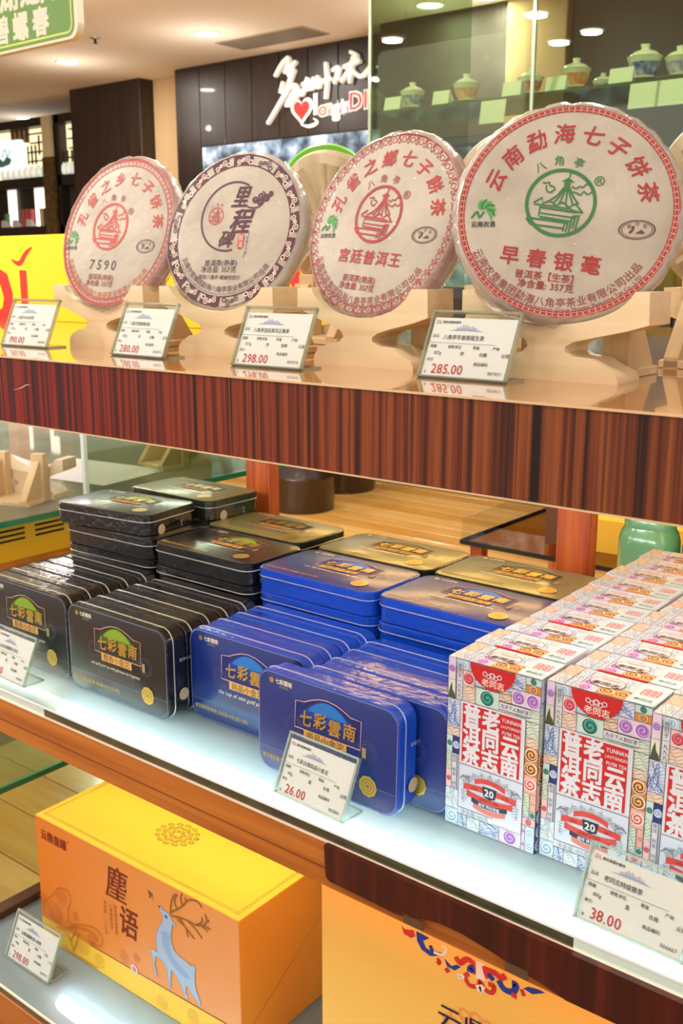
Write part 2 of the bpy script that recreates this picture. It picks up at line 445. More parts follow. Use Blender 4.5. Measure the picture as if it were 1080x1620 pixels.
# ------------------------------------------------------------------ display island
isl = thing('display_island', 'brown wooden tea display with glossy top shelf and two lit glass shelves', 'display shelf', (0, 0, 0))
X0, X1 = -2.6, .35
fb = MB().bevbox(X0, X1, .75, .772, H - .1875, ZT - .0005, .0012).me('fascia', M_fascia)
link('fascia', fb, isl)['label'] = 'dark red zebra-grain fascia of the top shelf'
link('shelf_top', MB().box(X0, X1, .752, 1.95, ZT - .02, ZT).me('shelf_top', M_top), isl)['label'] = 'polished orange-brown shelf top'
A = Art(); A.curve([(-1.1343, -.1449), (-1.1225, -.1429), (-1.1146, -.1404), (-1.1058, -.1371), (-1.1029, -.1364), (-1.0971, -.1371)], .0012, mat('scratch_pale', 'd8b8a8', .6), 0, 4, True)
link('scratch', A.me('scratch', (0, .7499, H), **XZ), isl)['label'] = 'short pale scratch on the fascia'
link('shelf_underside', MB().box(X0, X1, .772, 1.95, ZT - .034, ZT - .0205).me('shelf_underside', mat('underside', 'd9b884', .5)), isl)
link('edge_strip', MB().box(X0, X1, .7488, .7505, ZT - .0016, ZT + .0004).me('edge_strip', mat('edge_band', 'd8b58a', .3)), isl)
link('edge_strip', MB().box(X0, X1, .7488, .7505, H - .1886, H - .1872).me('edge_strip', mat('edge_band', 'd8b58a', .3)), isl)
# middle shelf
link('front_rail', MB().bevbox(-2.6, X1, .75, .772, H - .641, H - .5868, .0015).me('front_rail', M_rail), isl)['label'] = 'orange-brown front rail under the middle glass shelf'
link('rail_groove', MB().box(-2.6, X1, .7495, .7503, H - .6185, H - .6175).me('rail_groove', mat('groove_dark', '6b3410', .6)), isl)
wv = [(-.621, -.586), (.33, -.586), (.33, -.630), (-.34, -.634), (-.363, -.629), (-.385, -.626), (-.42, -.6195), (-.45, -.6155), (-.475, -.6155), (-.495, -.619), (-.515, -.626), (-.53, -.6275), (-.57, -.6265), (-.614, -.626), (-.619, -.622)]
link('patch_board', MB().prism([(a, b + H) for a, b in wv], lambda u, v, t: (u, t, v), .7425, .7492).me('patch_board', M_dark), isl)['label'] = 'dark red veneer strip with a wavy lower edge on the rail'
for px, tx in ((-.505, 'tape'), (-.39, 'tape')):
    link('tape', MB().box(px - .012, px + .012, .7415, .7424, H - .632, H - .6225).me('tape', glass('tape_film', 'c8b89a', .1, .2, 1, .4, '8c7a5c')), isl)
gl = MB().bevbox(-1.74, X1, .7525, 1.42, ZM - .01, ZM, .0008).me('glass_shelf', M_shelfglass)
link('glass_shelf', gl, isl)['label'] = 'middle frosted glass shelf lit from below'
link('glass_front_edge', MB().box(-1.12, -.34, .7512, .7524, ZM - .0125, ZM - .002).me('glass_front_edge', M_edge), isl)
link('glass_front_edge', MB().box(-.34, X1, .7512, .7524, ZM - .0125, ZM - .002).me('glass_front_edge', M_edgew), isl)  # pale stretch: LED light in the glass edge painted as colour
link('glass_front_edge', MB().box(-2.6, -1.12, .7512, .7524, ZM - .0125, ZM - .002).me('glass_front_edge', M_edgew), isl)  # pale stretch: tube light showing in the edge, put into the colour
link('glass_lip', MB().box(-2.6, X1, .7508, .7526, ZM - .0018, ZM + .0004).me('glass_lip', mat('glass_lip', 'f2fbff', .1, coat=1)), isl)
link('rail_lip', MB().box(-2.6, X1, .7492, .752, ZM - .0145, ZM - .0125).me('rail_lip', mat('rail_lip', 'f0d9c4', .2, coat=1)), isl)
link('shelf_frame', MB().bevbox(-1.765, -1.74, .772, 1.45, ZM - .05, ZM + .004, .0015).me('shelf_frame', M_rail), isl)
link('shelf_bed', MB().box(-1.74, X1, .82, 1.42, ZM - .036, ZM - .026).me('shelf_bed', mat('shelf_bed', '98a8a8', .6)), isl)
# bottom shelf
link('glass_shelf', MB().bevbox(-1.32, X1, .692, 1.45, ZB - .01, ZB, .0008).me('glass_shelf', M_shelfglass), isl)['label'] = 'bottom frosted glass shelf lit from below'
link('shelf_bed', MB().box(-1.32, X1, .77, 1.45, ZB - .036, ZB - .026).me('shelf_bed', mat('shelf_bed', '98a8a8', .6)), isl)
link('front_rail', MB().bevbox(-1.345, X1, .69, .712, ZB - .09, ZB - .0135, .0015).me('front_rail', M_rail), isl)
link('glass_lip', MB().box(-1.32, X1, .690, .6925, ZB - .0022, ZB + .0004).me('glass_lip', mat('glass_lip_warm', 'f0ead0', .1, coat=1)), isl)
link('glass_front_edge', MB().box(-1.32, X1, .6912, .692, ZB - .0125, ZB - .002).me('glass_front_edge', M_edge), isl)
link('shelf_frame', MB().bevbox(-1.345, -1.32, .712, 1.45, ZB - .06, ZB + .012, .0015).me('shelf_frame', mat('dark_frame', '4a2a16', .4)), isl)
link('plinth', MB().bevbox(-1.33, X1, .73, 1.44, 0, ZB - .06, .002).me('plinth', M_rail), isl)
for x, w_ in ((-1.266, .056), (-.651, .050)): link('post', MB().bevbox(x, x + w_, 1.30, 1.328, ZB, ZT - .034, .0015).me('post', M_post), isl)
link('post', MB().bevbox(-1.345, -1.30, .80, .84, ZB - .3, ZB - .06, .0015).me('post', M_post), isl)
# LED tubes under the shelves
def tube(name, label, x0, x1, y, z, r=.009, m=None):
    t = thing(name, label, 'lamp', (x0, y, z), group='LED tubes under the shelves')
    link('tube', MB().tube((.02, 0, 0), (x1 - x0 - .02, 0, 0), r, 12).me('tube', m or M_tube, True), t)
    for a in (0, x1 - x0 - .02): link('end_cap', MB().tube((a, 0, 0), (a + .02, 0, 0), r * 1.15, 12).me('end_cap', mat('cap_white', 'e8e8e8', .4)), t)
    link('tube_base', MB().box(0, x1 - x0, -.008, .008, -r - .007, -r).me('tube_base', mat('cap_white', 'e8e8e8', .4)), t)
tube('led_tube', 'white LED tube glowing beneath the middle glass shelf', -1.16, .3, .795, ZM - .024)
tube('led_tube', 'white LED tube glowing beneath the bottom glass shelf', -1.135, .3, .742, ZB - .024)
tube('led_tube', 'added white LED tube under the middle shelf, behind its rail', -1.5, .3, .79, ZM - .052, m=mat('added_rail_tube', 'ffffff', .4, emit='fff6ea', estr=32))  # added out of sight behind the rail, to light the bottom shelf
tube('led_tube', 'white LED tube hidden behind the zebra-grain fascia', -1.6, .3, .80, H - .165, m=M_tubeb)
tube('led_tube', 'warm LED tube under the far edge of the top shelf', -1.6, .3, 1.88, H - .165, m=M_tubew)
tube('led_tube', 'added warm LED tube under the top shelf above the wooden posts', -1.25, .3, 1.56, H - .160, m=M_tubew)  # extra warm tube, added to light the underside and back rows
tube('led_tube', 'white LED tube above the front of the neighbouring glass shelf', -2.58, -1.75, 1.05, H - .160, m=M_tubeb)
tube('led_tube', 'added white LED tube above the back of the neighbouring glass shelf', -2.58, -1.75, 1.75, H - .160, m=M_tubeb)  # extra tube, added to lighten the neighbouring bay
tube('led_tube', 'added white LED tube low in the neighbouring bay beneath the slotted box', -2.6, -1.79, 1.0, ZM - .03, m=M_tubeb)  # added outside the view, to light the floor below
tube('led_tube', 'added white LED tube below the neighbouring green-edged glass shelf', -2.6, -1.79, .99, ZM + .088, m=M_tubeb)  # added outside the view, to brighten the slotted box

# ------------------------------------------------------------------ tea cakes and their stands
R = .105
def pavilion(A, cx, cy, r, m, z, rot):
    def T(p): return [(cx + r * (x * cos(rot) - y * sin(rot)), cy + r * (x * sin(rot) + y * cos(rot))) for x, y in p]
    c, s_ = 483, 488
    P = lambda pts: T([((x - c) / 165, -(y - s_) / 165) for x, y in pts])
    A.ring(cx, cy, r * .90, r * 1.0, m, z)
    lw = r * .042
    A.line(P([(506, 340), (501, 378)]), lw, m, z)
    A.poly(P([(468, 386), (500, 366), (530, 384), (512, 386), (514, 410), (486, 412), (484, 386)]), m, z)
    for q in ([(487, 412), (462, 455), (420, 492)], [(492, 412), (472, 460), (448, 496)], [(497, 412), (486, 460), (476, 496)], [(503, 412), (505, 460), (508, 496)], [(508, 412), (522, 455), (540, 492)], [(513, 412), (540, 460), (566, 486)]):
        A.line(P(q), lw * 1.15, m, z)
    A.line(P([(358, 500), (395, 472), (402, 500), (430, 482), (462, 504), (492, 484), (522, 506), (552, 486), (592, 526)]), lw * 1.3, m, z)
    A.line(P([(362, 506), (440, 508), (520, 512), (586, 526)]), lw, m, z)
    A.line(P([(388, 518), (566, 526)]), lw * 1.4, m, z)
    A.line(P([(396, 546), (556, 552)]), lw, m, z); A.line(P([(398, 564), (548, 572)]), lw * 1.3, m, z)
    A.line(P([(392, 518), (392, 564)]), lw, m, z)
    for x in (548, 562, 576): A.line(P([(x, 545), (x - 6, 605)]), lw * 1.2, m, z)
    A.line(P([(340, 574), (530, 580)]), lw * 1.2, m, z); A.line(P([(336, 576), (362, 604), (520, 608)]), lw * 1.2, m, z)
    for x in (518, 532, 546): A.line(P([(x, 580), (x - 4, 622)]), lw, m, z)
    A.line(P([(548, 545), (582, 540)]), lw, m, z)
    A.curve(P([(384, 398), (398, 402), (414, 396), (420, 412), (436, 414), (446, 428), (430, 438)]), lw, m, z, 4)
    A.curve(P([(404, 412), (406, 430), (420, 444), (440, 440)]), lw, m, z, 4)
    A.curve(P([(522, 404), (540, 414), (556, 402), (574, 404), (584, 388), (602, 390)]), lw, m, z, 4)
    A.curve(P([(532, 430), (552, 436), (566, 442), (580, 424), (598, 436), (616, 424), (626, 432)]), lw, m, z, 4)
def bird(A, cx, cy, r, z, small=True):
    g = ink('1f6e33'); g2 = ink('3f9a3a')
    for i in range(7):
        a0 = rad(150 - i * 26)
        pts = [(cx + r * (.25 + .75 * t) * cos(a0 - t * .8), cy + r * (.2 + .8 * t) * sin(a0 - t * .8) + r * .1) for t in (0, .3, .6, 1)]
        A.curve(pts, r * .3, g if i % 2 else g2, z, 4, True)
    A.curve([(cx - r, cy - r * .5), (cx - r * .55, cy + .05 * r), (cx - .35 * r, cy - .45 * r), (cx, cy + .05 * r)], r * .16, g, z, 4)
    A.text('云南农垦', cx, cy - r * 1.0, r * .5, ink('20321f'), z, .02)
def oval(A, cx, cy, r, z):
    m = ink('5a2420')
    A.ring(cx, cy, r * .92, r, m, z, n=40, sy=.55); A.ring(cx, cy, r * .80, r * .84, m, z, n=40, sy=.55)
    A.curve([(cx - r * .4, cy - r * .2), (cx - r * .2, cy + r * .05), (cx - r * .25, cy + r * .2)], r * .14, m, z, 4)
    A.poly([(cx - .1 * r, cy - .22 * r), (cx + .45 * r, cy - .22 * r), (cx + .25 * r, cy), (cx + .1 * r, cy - .1 * r)], m, z)
    for i, c in enumerate('普洱茶'): A.ch(c, cx + (i - 1) * r * .42, cy + r * (.30 - .12 * abs(i - 1)), r * .26, m, z)
CO = '云南农垦集团勐海八角亭茶业有限公司出品'
EN = 'Produced by Yunnan Agricultural Reclamation Group Menghai Bajiaoting Tea Co., LTD'
def cake_art(k):
    A = Art()
    red = ink('9c0f0c'); dred = ink('9d1a1e'); maroon = ink('8a2a26'); pur = ink('4b1631'); orange = ink('d1401f'); cream = ink('dccab4')
    if k in (4, 3, 1):
        main = {4: red, 3: ink('a6120d'), 1: ink('b52a0c')}[k]
        em = {4: ink('1c6b2c'), 3: red, 1: ink('c22a1c')}[k]
        roll = {4: -7, 3: -6, 1: -3}[k]
        ttl = {4: '云南勐海七子饼茶', 3: '孔雀之鄉七子餅茶', 1: '孔雀之乡七子饼茶'}[k]
        a0, a1 = {4: (155, 13), 3: (159, 12), 1: (164, 10)}[k]
        A.arc(ttl, .735 * R, a0, a1, .195 * R, main, 2, .016, shear=.15, sx=1.02)
        ex, ey = {4: (-.06, .08), 3: (-.07, .11), 1: (-.14, .08)}[k]
        pavilion(A, ex * R, ey * R, .325 * R, em, 2, rad(roll))
        for c, a in zip('八角亭', (118, 92, 66)): A.ch(c, (ex + .40 * cos(rad(a + 2))) * R, (ey + .40 * sin(rad(a + 2))) * R, .10 * R, em if k == 4 else maroon, 2, .01, rad(a - 92))
        A.text('®', (ex + .345) * R, (ey + .20) * R, .13 * R, em if k == 4 else maroon, 2, .01)
        bx, by = {4: (-.76, 0), 3: (-.75, 0), 1: (-.83, -.09)}[k]
        bird(A, bx * R, by * R, .115 * R, 2)
        ox, oy = {4: (.63, -.18), 3: (.62, -.14), 1: (.58, -.2)}[k]
        oval(A, ox * R, oy * R, .165 * R, 2)
        if k == 4: A.text('早春银毫', -.13 * R, -.46 * R, .185 * R, red, 2, .018, rot=rad(-7.5), sp=.34)
        if k == 3: A.text('宫廷普洱王', -.07 * R, -.375 * R, .165 * R, red, 2, .018, rot=rad(-5), sp=.12)
        if k == 1: A.text('7590', -.15 * R, -.44 * R, .19 * R, ink('3a3532'), 2, 0, rot=rad(-2), sp=.2)
        kind = '普洱茶【生茶】' if k == 4 else '普洱茶(熟茶)'
        ic = ink('8e2420') if k != 1 else ink('8c4a2a')
        A.text(kind, -.15 * R, -.615 * R, .085 * R, ic, 2, .015, rot=rad(roll))
        A.text('净含量: 357克', -.16 * R, -.70 * R, .085 * R, ic, 2, .015, rot=rad(roll))
        A.arc(CO, .85 * R, -153, -38, .095 * R, maroon if k != 1 else ink('b8552a'), 2, .008, True, -.03 * R, -.01 * R)
        A.arc(EN, .918 * R, -154, -42, .05 * R, maroon if k != 1 else ink('b8552a'), 2, .008, True, -.01 * R, -.005 * R)
        if k == 4:
            A.ring(0, 0, .94 * R, 1.0 * R, red, 0, n=128)
            A.ring(0, 0, .955 * R, .958 * R, cream, 1, n=128); A.ring(0, 0, .985 * R, .988 * R, cream, 1, n=128)
            for i in range(110):
                a = 2 * pi * i / 110; c, s_ = cos(a), sin(a)
                for rr, q in ((.9715, .007), (.948, .004), (.993, .003)):
                    x, y = rr * R * c, rr * R * s_; d = q * R
                    A.poly([(x + d * c, y + d * s_), (x - d * 1.3 * s_, y + d * 1.3 * c), (x - d * c, y - d * s_), (x + d * 1.3 * s_, y - d * 1.3 * c)], cream, 1)
        if k == 3:
            A.ring(0, 0, .988 * R, 1.0 * R, red, 0, n=128)
            for i in range(46):
                a = 2 * pi * i / 46
                x, y = .938 * R * cos(a), .938 * R * sin(a)
                A.ring(x, y, .026 * R, .034 * R, red, 1, n=12)
                x, y = .915 * R * cos(a + .068), .915 * R * sin(a + .068)
                A.spiral(x, y, .034 * R, 1.2, .009 * R, dred, 1, a, 1)
                x, y = .968 * R * cos(a + .068), .968 * R * sin(a + .068)
                A.ring(x, y, .006 * R, .020 * R, red, 1, n=8)
        if k == 1:
            A.ring(0, 0, .965 * R, 1.0 * R, ink('a81c16'), 0, n=128)
            A.ring(0, 0, .90 * R, .915 * R, ink('a81c16'), 0, n=128)
            for i in range(80):
                a = 2 * pi * i / 80
                A.ring(.94 * R * cos(a), .94 * R * sin(a), .010 * R, .018 * R, ink('b53a2c'), 0, n=8)
    else:
        A.ring(0, 0, .985 * R, 1.0 * R, pur, 0, n=128); A.ring(0, 0, .85 * R, .868 * R, pur, 0, n=128)
        rnd = random.Random(3)
        for i in range(17):
            a = 2 * pi * i / 17 + .1
            span = rnd.uniform(15, 20)
            if i % 5 != 3: A.ring(0, 0, .868 * R, .985 * R, pur, 0, math.degrees(a) - span / 2, math.degrees(a) + span / 2, 96)
            for da, rr, q, d in ((-.07, .945, .045, 1), (.07, .905, .042, -1), (0, .93, .028, 1)):
                x, y = rr * R * cos(a + da), rr * R * sin(a + da)
                A.spiral(x, y, q * R, 1.6, .012 * R, cream if i % 5 != 3 else pur, 1, a + da, d)
            A.ring(.90 * R * cos(a - .13), .90 * R * sin(a - .13), .02 * R, .034 * R, cream if i % 5 != 3 else pur, 1, 0, 360, 14)
        # large brushed circle with the three characters
        cx, cy, rr = -.06 * R, .19 * R, .45 * R
        A.line([(cx + rr * cos(rad(a)), cy + rr * sin(rad(a))) for a in range(62, 286, 6)], .022 * R, pur, 2)
        A.ch('里', .07 * R, .44 * R, .30 * R, pur, 2, .02, 0, .85, .25); A.ch('程', .13 * R, .12 * R, .34 * R, pur, 2, .02, 0, .95, .25); A.ch('碑', -.06 * R, -.11 * R, .24 * R, pur, 2, .02, 0, .95, .25)
        for dx, dy, q in ((.28, .40, .05), (.36, .44, .06), (.44, .41, .05), (.36, .36, .05), (.50, .46, .035)): A.spiral((dx) * R, dy * R, q * R, 1.7, .02 * R, pur, 2, dx * 9, 1)
        A.curve([(.10 * R, .37 * R), (.2 * R, .30 * R), (.34 * R, .30 * R), (.42 * R, .38 * R)], .022 * R, pur, 2, 6, True)
        pavilion(A, -.29 * R, .2 * R, .115 * R, ink('b9332c'), 2, 0)
        for c, a in zip('八角亭', (120, 92, 64)): A.ch(c, (-.29 + .15 * cos(rad(a))) * R, (.2 + .15 * sin(rad(a))) * R, .045 * R, ink('b9332c'), 2, 0, rad(a - 92))
        A.poly([(x + .16 * R, y - .14 * R) for x, y in rrect(-.045 * R, .045 * R, -.1 * R, .1 * R, .04 * R)], ink('b3241f'), 2)
        A.vtext('普洱', .16 * R, -.095 * R, .085 * R, cream, 3, .01, 1.08)
        A.vtext('【云南七子饼】', .255 * R, -.05 * R, .045 * R, pur, 2)
        A.text('普洱茶(熟茶)', -.09 * R, -.42 * R, .09 * R, ink('3f2030'), 2, .01); A.text('净含量: 357克', -.11 * R, -.505 * R, .09 * R, ink('3f2030'), 2, .01)
        A.text('茶饮八角亭·健康伴您行', -.08 * R, -.605 * R, .064 * R, ink('3f2030'), 2, .01, rot=rad(-1))
        A.arc(CO, .762 * R, -150, -38, .085 * R, ink('5a2a40'), 2, .008, True); A.arc(EN, .822 * R, -152, -42, .036 * R, ink('5a2a40'), 2, .01, True)
    return A
def cake_frame(az, el):
    a, e = rad(az), rad(el)
    n = Vector((sin(a) * cos(e), -cos(a) * cos(e), sin(e)))
    U = Vector((0, 0, 1)).cross(n).normalized(); V = n.cross(U)
    m = Matrix((U, V, n)).transposed().to_4x4()
    return m
rnd = random.Random(11)
wobs = [rnd.uniform(-1, 1) for _ in range(96)]
body_prof = [(.0005, 0), (R * .5, 0), (R * .97, 0), (R * 1.005, -.0012), (R * 1.03, -.006), (R * 1.04, -.014), (R * 1.02, -.021), (R * .95, -.026), (R * .6, -.027), (.0005, -.024)]
def cake_body(m, name='paper_wrapper'):
    b = MB().lathe(body_prof, 96, wob=lambda i, r, z: .004 * wobs[i] if r > R * 1.0 else 0)
    return auto_smooth(b.me(name, m), 60)
M_film = glass('cling_film', 'ffffff', .0, .012, .22, bump=1.0, bscale=60)
def film():
    prof = [(R * .2, .0022), (R * .6, .0021), (R * .97, .0019), (R * 1.025, -.0005), (R * 1.055, -.006), (R * 1.06, -.015), (R * 1.03, -.024), (R * .95, -.0285)]
    b = MB().lathe(prof, 96, wob=lambda i, r, z: (.010 * wobs[i] + .006 * wobs[(i * 7) % 96]) if r > R * 1.02 else 0)
    n = len(b.v); b.f.append(tuple(range(96))[::-1])
    return auto_smooth(b.me('plastic_film', M_film), 50)
CENT = {4: ((-.477, .941, .057), 26.2, 17), 3: ((-.7076, .9506, .052), -3, 18.7), 2: ((-.9525, .963, .0506), 9.1, 18.7), 1: ((-1.1545, .943, .053), 4.7, 17.7)}
CS = {4: 1, 3: .98, 2: .955, 1: .98}
CL = {4: 'large pu-erh tea cake with green pavilion emblem and red patterned rim', 3: 'pu-erh tea cake with red pavilion emblem and a red looped flower border',
      2: 'pu-erh tea cake with purple cloud border and purple brush characters', 1: 'pu-erh tea cake with orange-red pavilion emblem and the number 7590'}
rimcol = {4: mat('rim_paper_red', 'c9b4a2', .55, bump=.5, bscale=70), 3: M_paper, 2: M_paper, 1: M_paper}
film_me = film(); body_me = cake_body(M_paper)
for k in (4, 3, 2, 1):
    (x, y, z), az, el = CENT[k]
    t = thing('tea_cake', CL[k] + '', 'tea cake', group='wrapped tea cakes facing the front')
    t.matrix_world = Matrix.Translation((x, y, z + H)) @ cake_frame(az, el) @ Matrix.Scale(CS[k], 4)
    pw = link('paper_wrapper', body_me, t)
    link('printed_label', cake_art(k).me('printed_label'), pw)
    link('plastic_film', film_me, t)
    if k in (3, 1):       # the paper's red margin folds over the rim
        v = MB().lathe([(R * 1.006, -.0008), (R * 1.033, -.006), (R * 1.040, -.0095)], 96)
        v.f = [f for i, f in enumerate(v.f) if (i % 96) < 30 or (i % 96) > 74]
        link('folded_margin', auto_smooth(v.me('folded_margin', ink('98150f'))), t)
def film_rim():
    rn = random.Random(6); n = 96; w_ = [rn.uniform(-1, 1) for _ in range(n)]
    prof = [(R * 1.000, .0022), (R * 1.032, -.0004), (R * 1.064, -.006), (R * 1.068, -.015), (R * 1.036, -.024), (R * .97, -.029)]
    b = MB().lathe(prof, n, wob=lambda i, r, z: .011 * w_[i] + .006 * w_[(i * 7) % n])
    return auto_smooth(b.me('crumpled_rim', glass('film_rim', 'ffffff', .05, .15, .8, .38, 'ece8e2', bump=1.0, bscale=90)), 30)
FR = film_rim()
for o in list(bpy.data.objects):
    if o.name.startswith('plastic_film'): link('crumpled_rim', FR, o.parent)
def stand_meshes(hw, ah, zb, top=.086):
    """front plate outline (x right, z up): half width, half width of the cradle arc, height of the arc's bottom"""
    p = [(-hw, top)]
    n = 18; d = top - zb
    for i in range(n + 1):
        a = -1 + 2 * i / n
        p.append((ah * sin(a * pi / 2.3) / sin(pi / 2.3), top - d * (cos(a * pi / 2.3) - cos(pi / 2.3)) / (1 - cos(pi / 2.3))))
    p += [(hw, top), (hw + .001, .056), (hw * .8, .050), (hw * .48, .043), (.026, .038), (.018, .033), (.0185, .028), (.026, .024), (.046, .022), (.060, .014), (.070, .010), (.074, .004), (.074, 0)]
    p += [(-.066, 0), (-.066, .010), (-.060, .017), (-.046, .024), (-.028, .027), (-.0225, .033), (-.026, .039), (-hw * .48, .046), (-hw * .8, .056), (-hw, .064)]
    plate = MB().prism(p, lambda u, v, t: (u, t, v), 0, .05)
    post = MB().bevbox(-.015, .015, .055, .075, 0, .10, .0012)
    base = MB().bevbox(-.06, .06, .05, .13, 0, .009, .001)
    strut = MB().prism([(.075, .0), (.13, .0), (.13, .012), (.078, .085), (.075, .085)], lambda u, v, t: (t, u, v), -.008, .008)
    return auto_smooth(plate.me('cradle_plate', M_pale), 35), post.me('back_post', M_pale2), base.me('base_board', M_pale), strut.me('back_strut', M_pale2)
STD = stand_meshes(.091, .072, .056)
def stand(x, y, rz, label, z=ZT, group='pale wooden cake stands', ms=None):
    t = thing('cake_stand', label, 'stand', (x, y, z), (0, 0, rz), group)
    a, b, c, d = ms or STD
    link('cradle_plate', a, t); link('base_board', c, t)
    for dx in (-.046, .046):
        link('back_post', b, t, (dx, 0, 0)); link('back_strut', d, t, (dx, 0, 0))
    return t
stand(-.478, .917, 0, 'pale wooden cradle stand under the large green-emblem tea cake', ms=stand_meshes(.1, .086, .054))
stand(-.7125, .917, 0, 'pale wooden cradle stand under the tea cake with red looped border', ms=stand_meshes(.091, .070, .054))
stand(-.943, .917, 0, 'pale wooden cradle stand under the purple-bordered tea cake', ms=stand_meshes(.100, .082, .056))
stand(-1.173, .917, 0, 'pale wooden cradle stand under the tea cake numbered 7590', ms=stand_meshes(.097, .074, .056))
# cakes of the other side of the island, seen from behind
M_back = mat('pleated_paper', 'bdae90', .6, bump=.6, bscale=60, noise='a89878', nscale=10)
def back_cake():
    n = 96; rn = random.Random(5); ph = [rn.uniform(-1, 1) for _ in range(n)]
    v = []; prof = [(.012, .010), (.03, .008), (.06, .004), (R * .9, .002), (R * 1.02, -.004), (R * 1.045, -.013), (R, -.024), (.001, -.026)]
    for r, z in prof:
        for i in range(n):
            a = 2 * pi * i / n
            dz = (.0016 * (1 if (i // 6) % 2 else -1) + .0008 * ph[i]) if r < R else 0
            v.append((r * cos(a), r * sin(a), z + dz))
    f = [(j * n + i, j * n + (i + 1) % n, (j + 1) * n + (i + 1) % n, (j + 1) * n + i) for j in range(len(prof) - 1) for i in range(n)] + [tuple(range(n))[::-1]]
    return auto_smooth(mesh('pleated_wrapper', v, f, M_back), 20)
BACK = back_cake()
A = Art(); A.rect(-.045, .045, -.035, .035, ink('d8c67e'), 0)
rn = random.Random(2)
for j in range(7):
    for i in range(11):
        if rn.random() < .85: A.rect(-.041 + i * .0075, -.041 + i * .0075 + rn.uniform(.002, .006), .024 - j * .009, .029 - j * .009, ink('4a4022'), 1)
LBL = A.me('back_slip')
def rear_cake(x, y, z, az, el, label, lab=True, group='tea cakes turned away from the camera'):
    t = thing('tea_cake', label, 'tea cake', group=group)
    t.matrix_world = Matrix.Translation((x, y, z + H)) @ cake_frame(az, el)
    pw = link('pleated_wrapper', BACK, t)
    if lab: link('back_slip', LBL, pw, (.0, -.062, .0045))
    return t
for x, y, l in ((-.385, 1.175, 'pleated back of a tea cake behind the large green-emblem cake'), (-.675, 1.2, 'pleated back of a tea cake in the gap between the two right-hand front cakes'), (-1.005, 1.225, 'pleated yellowish back of a tea cake in the gap before the green disc')):
    t = rear_cake(x, y, .064, 0, -18, l)
stand(-.385, 1.245, pi, 'pale wooden stand behind the large green-emblem tea cake, seen from its back')
stand(-.675, 1.27, pi, 'pale wooden stand seen through the gap right of the looped-border cake')
stand(-1.005, 1.295, pi, 'pale wooden stand seen through the gap right of the purple-bordered cake')

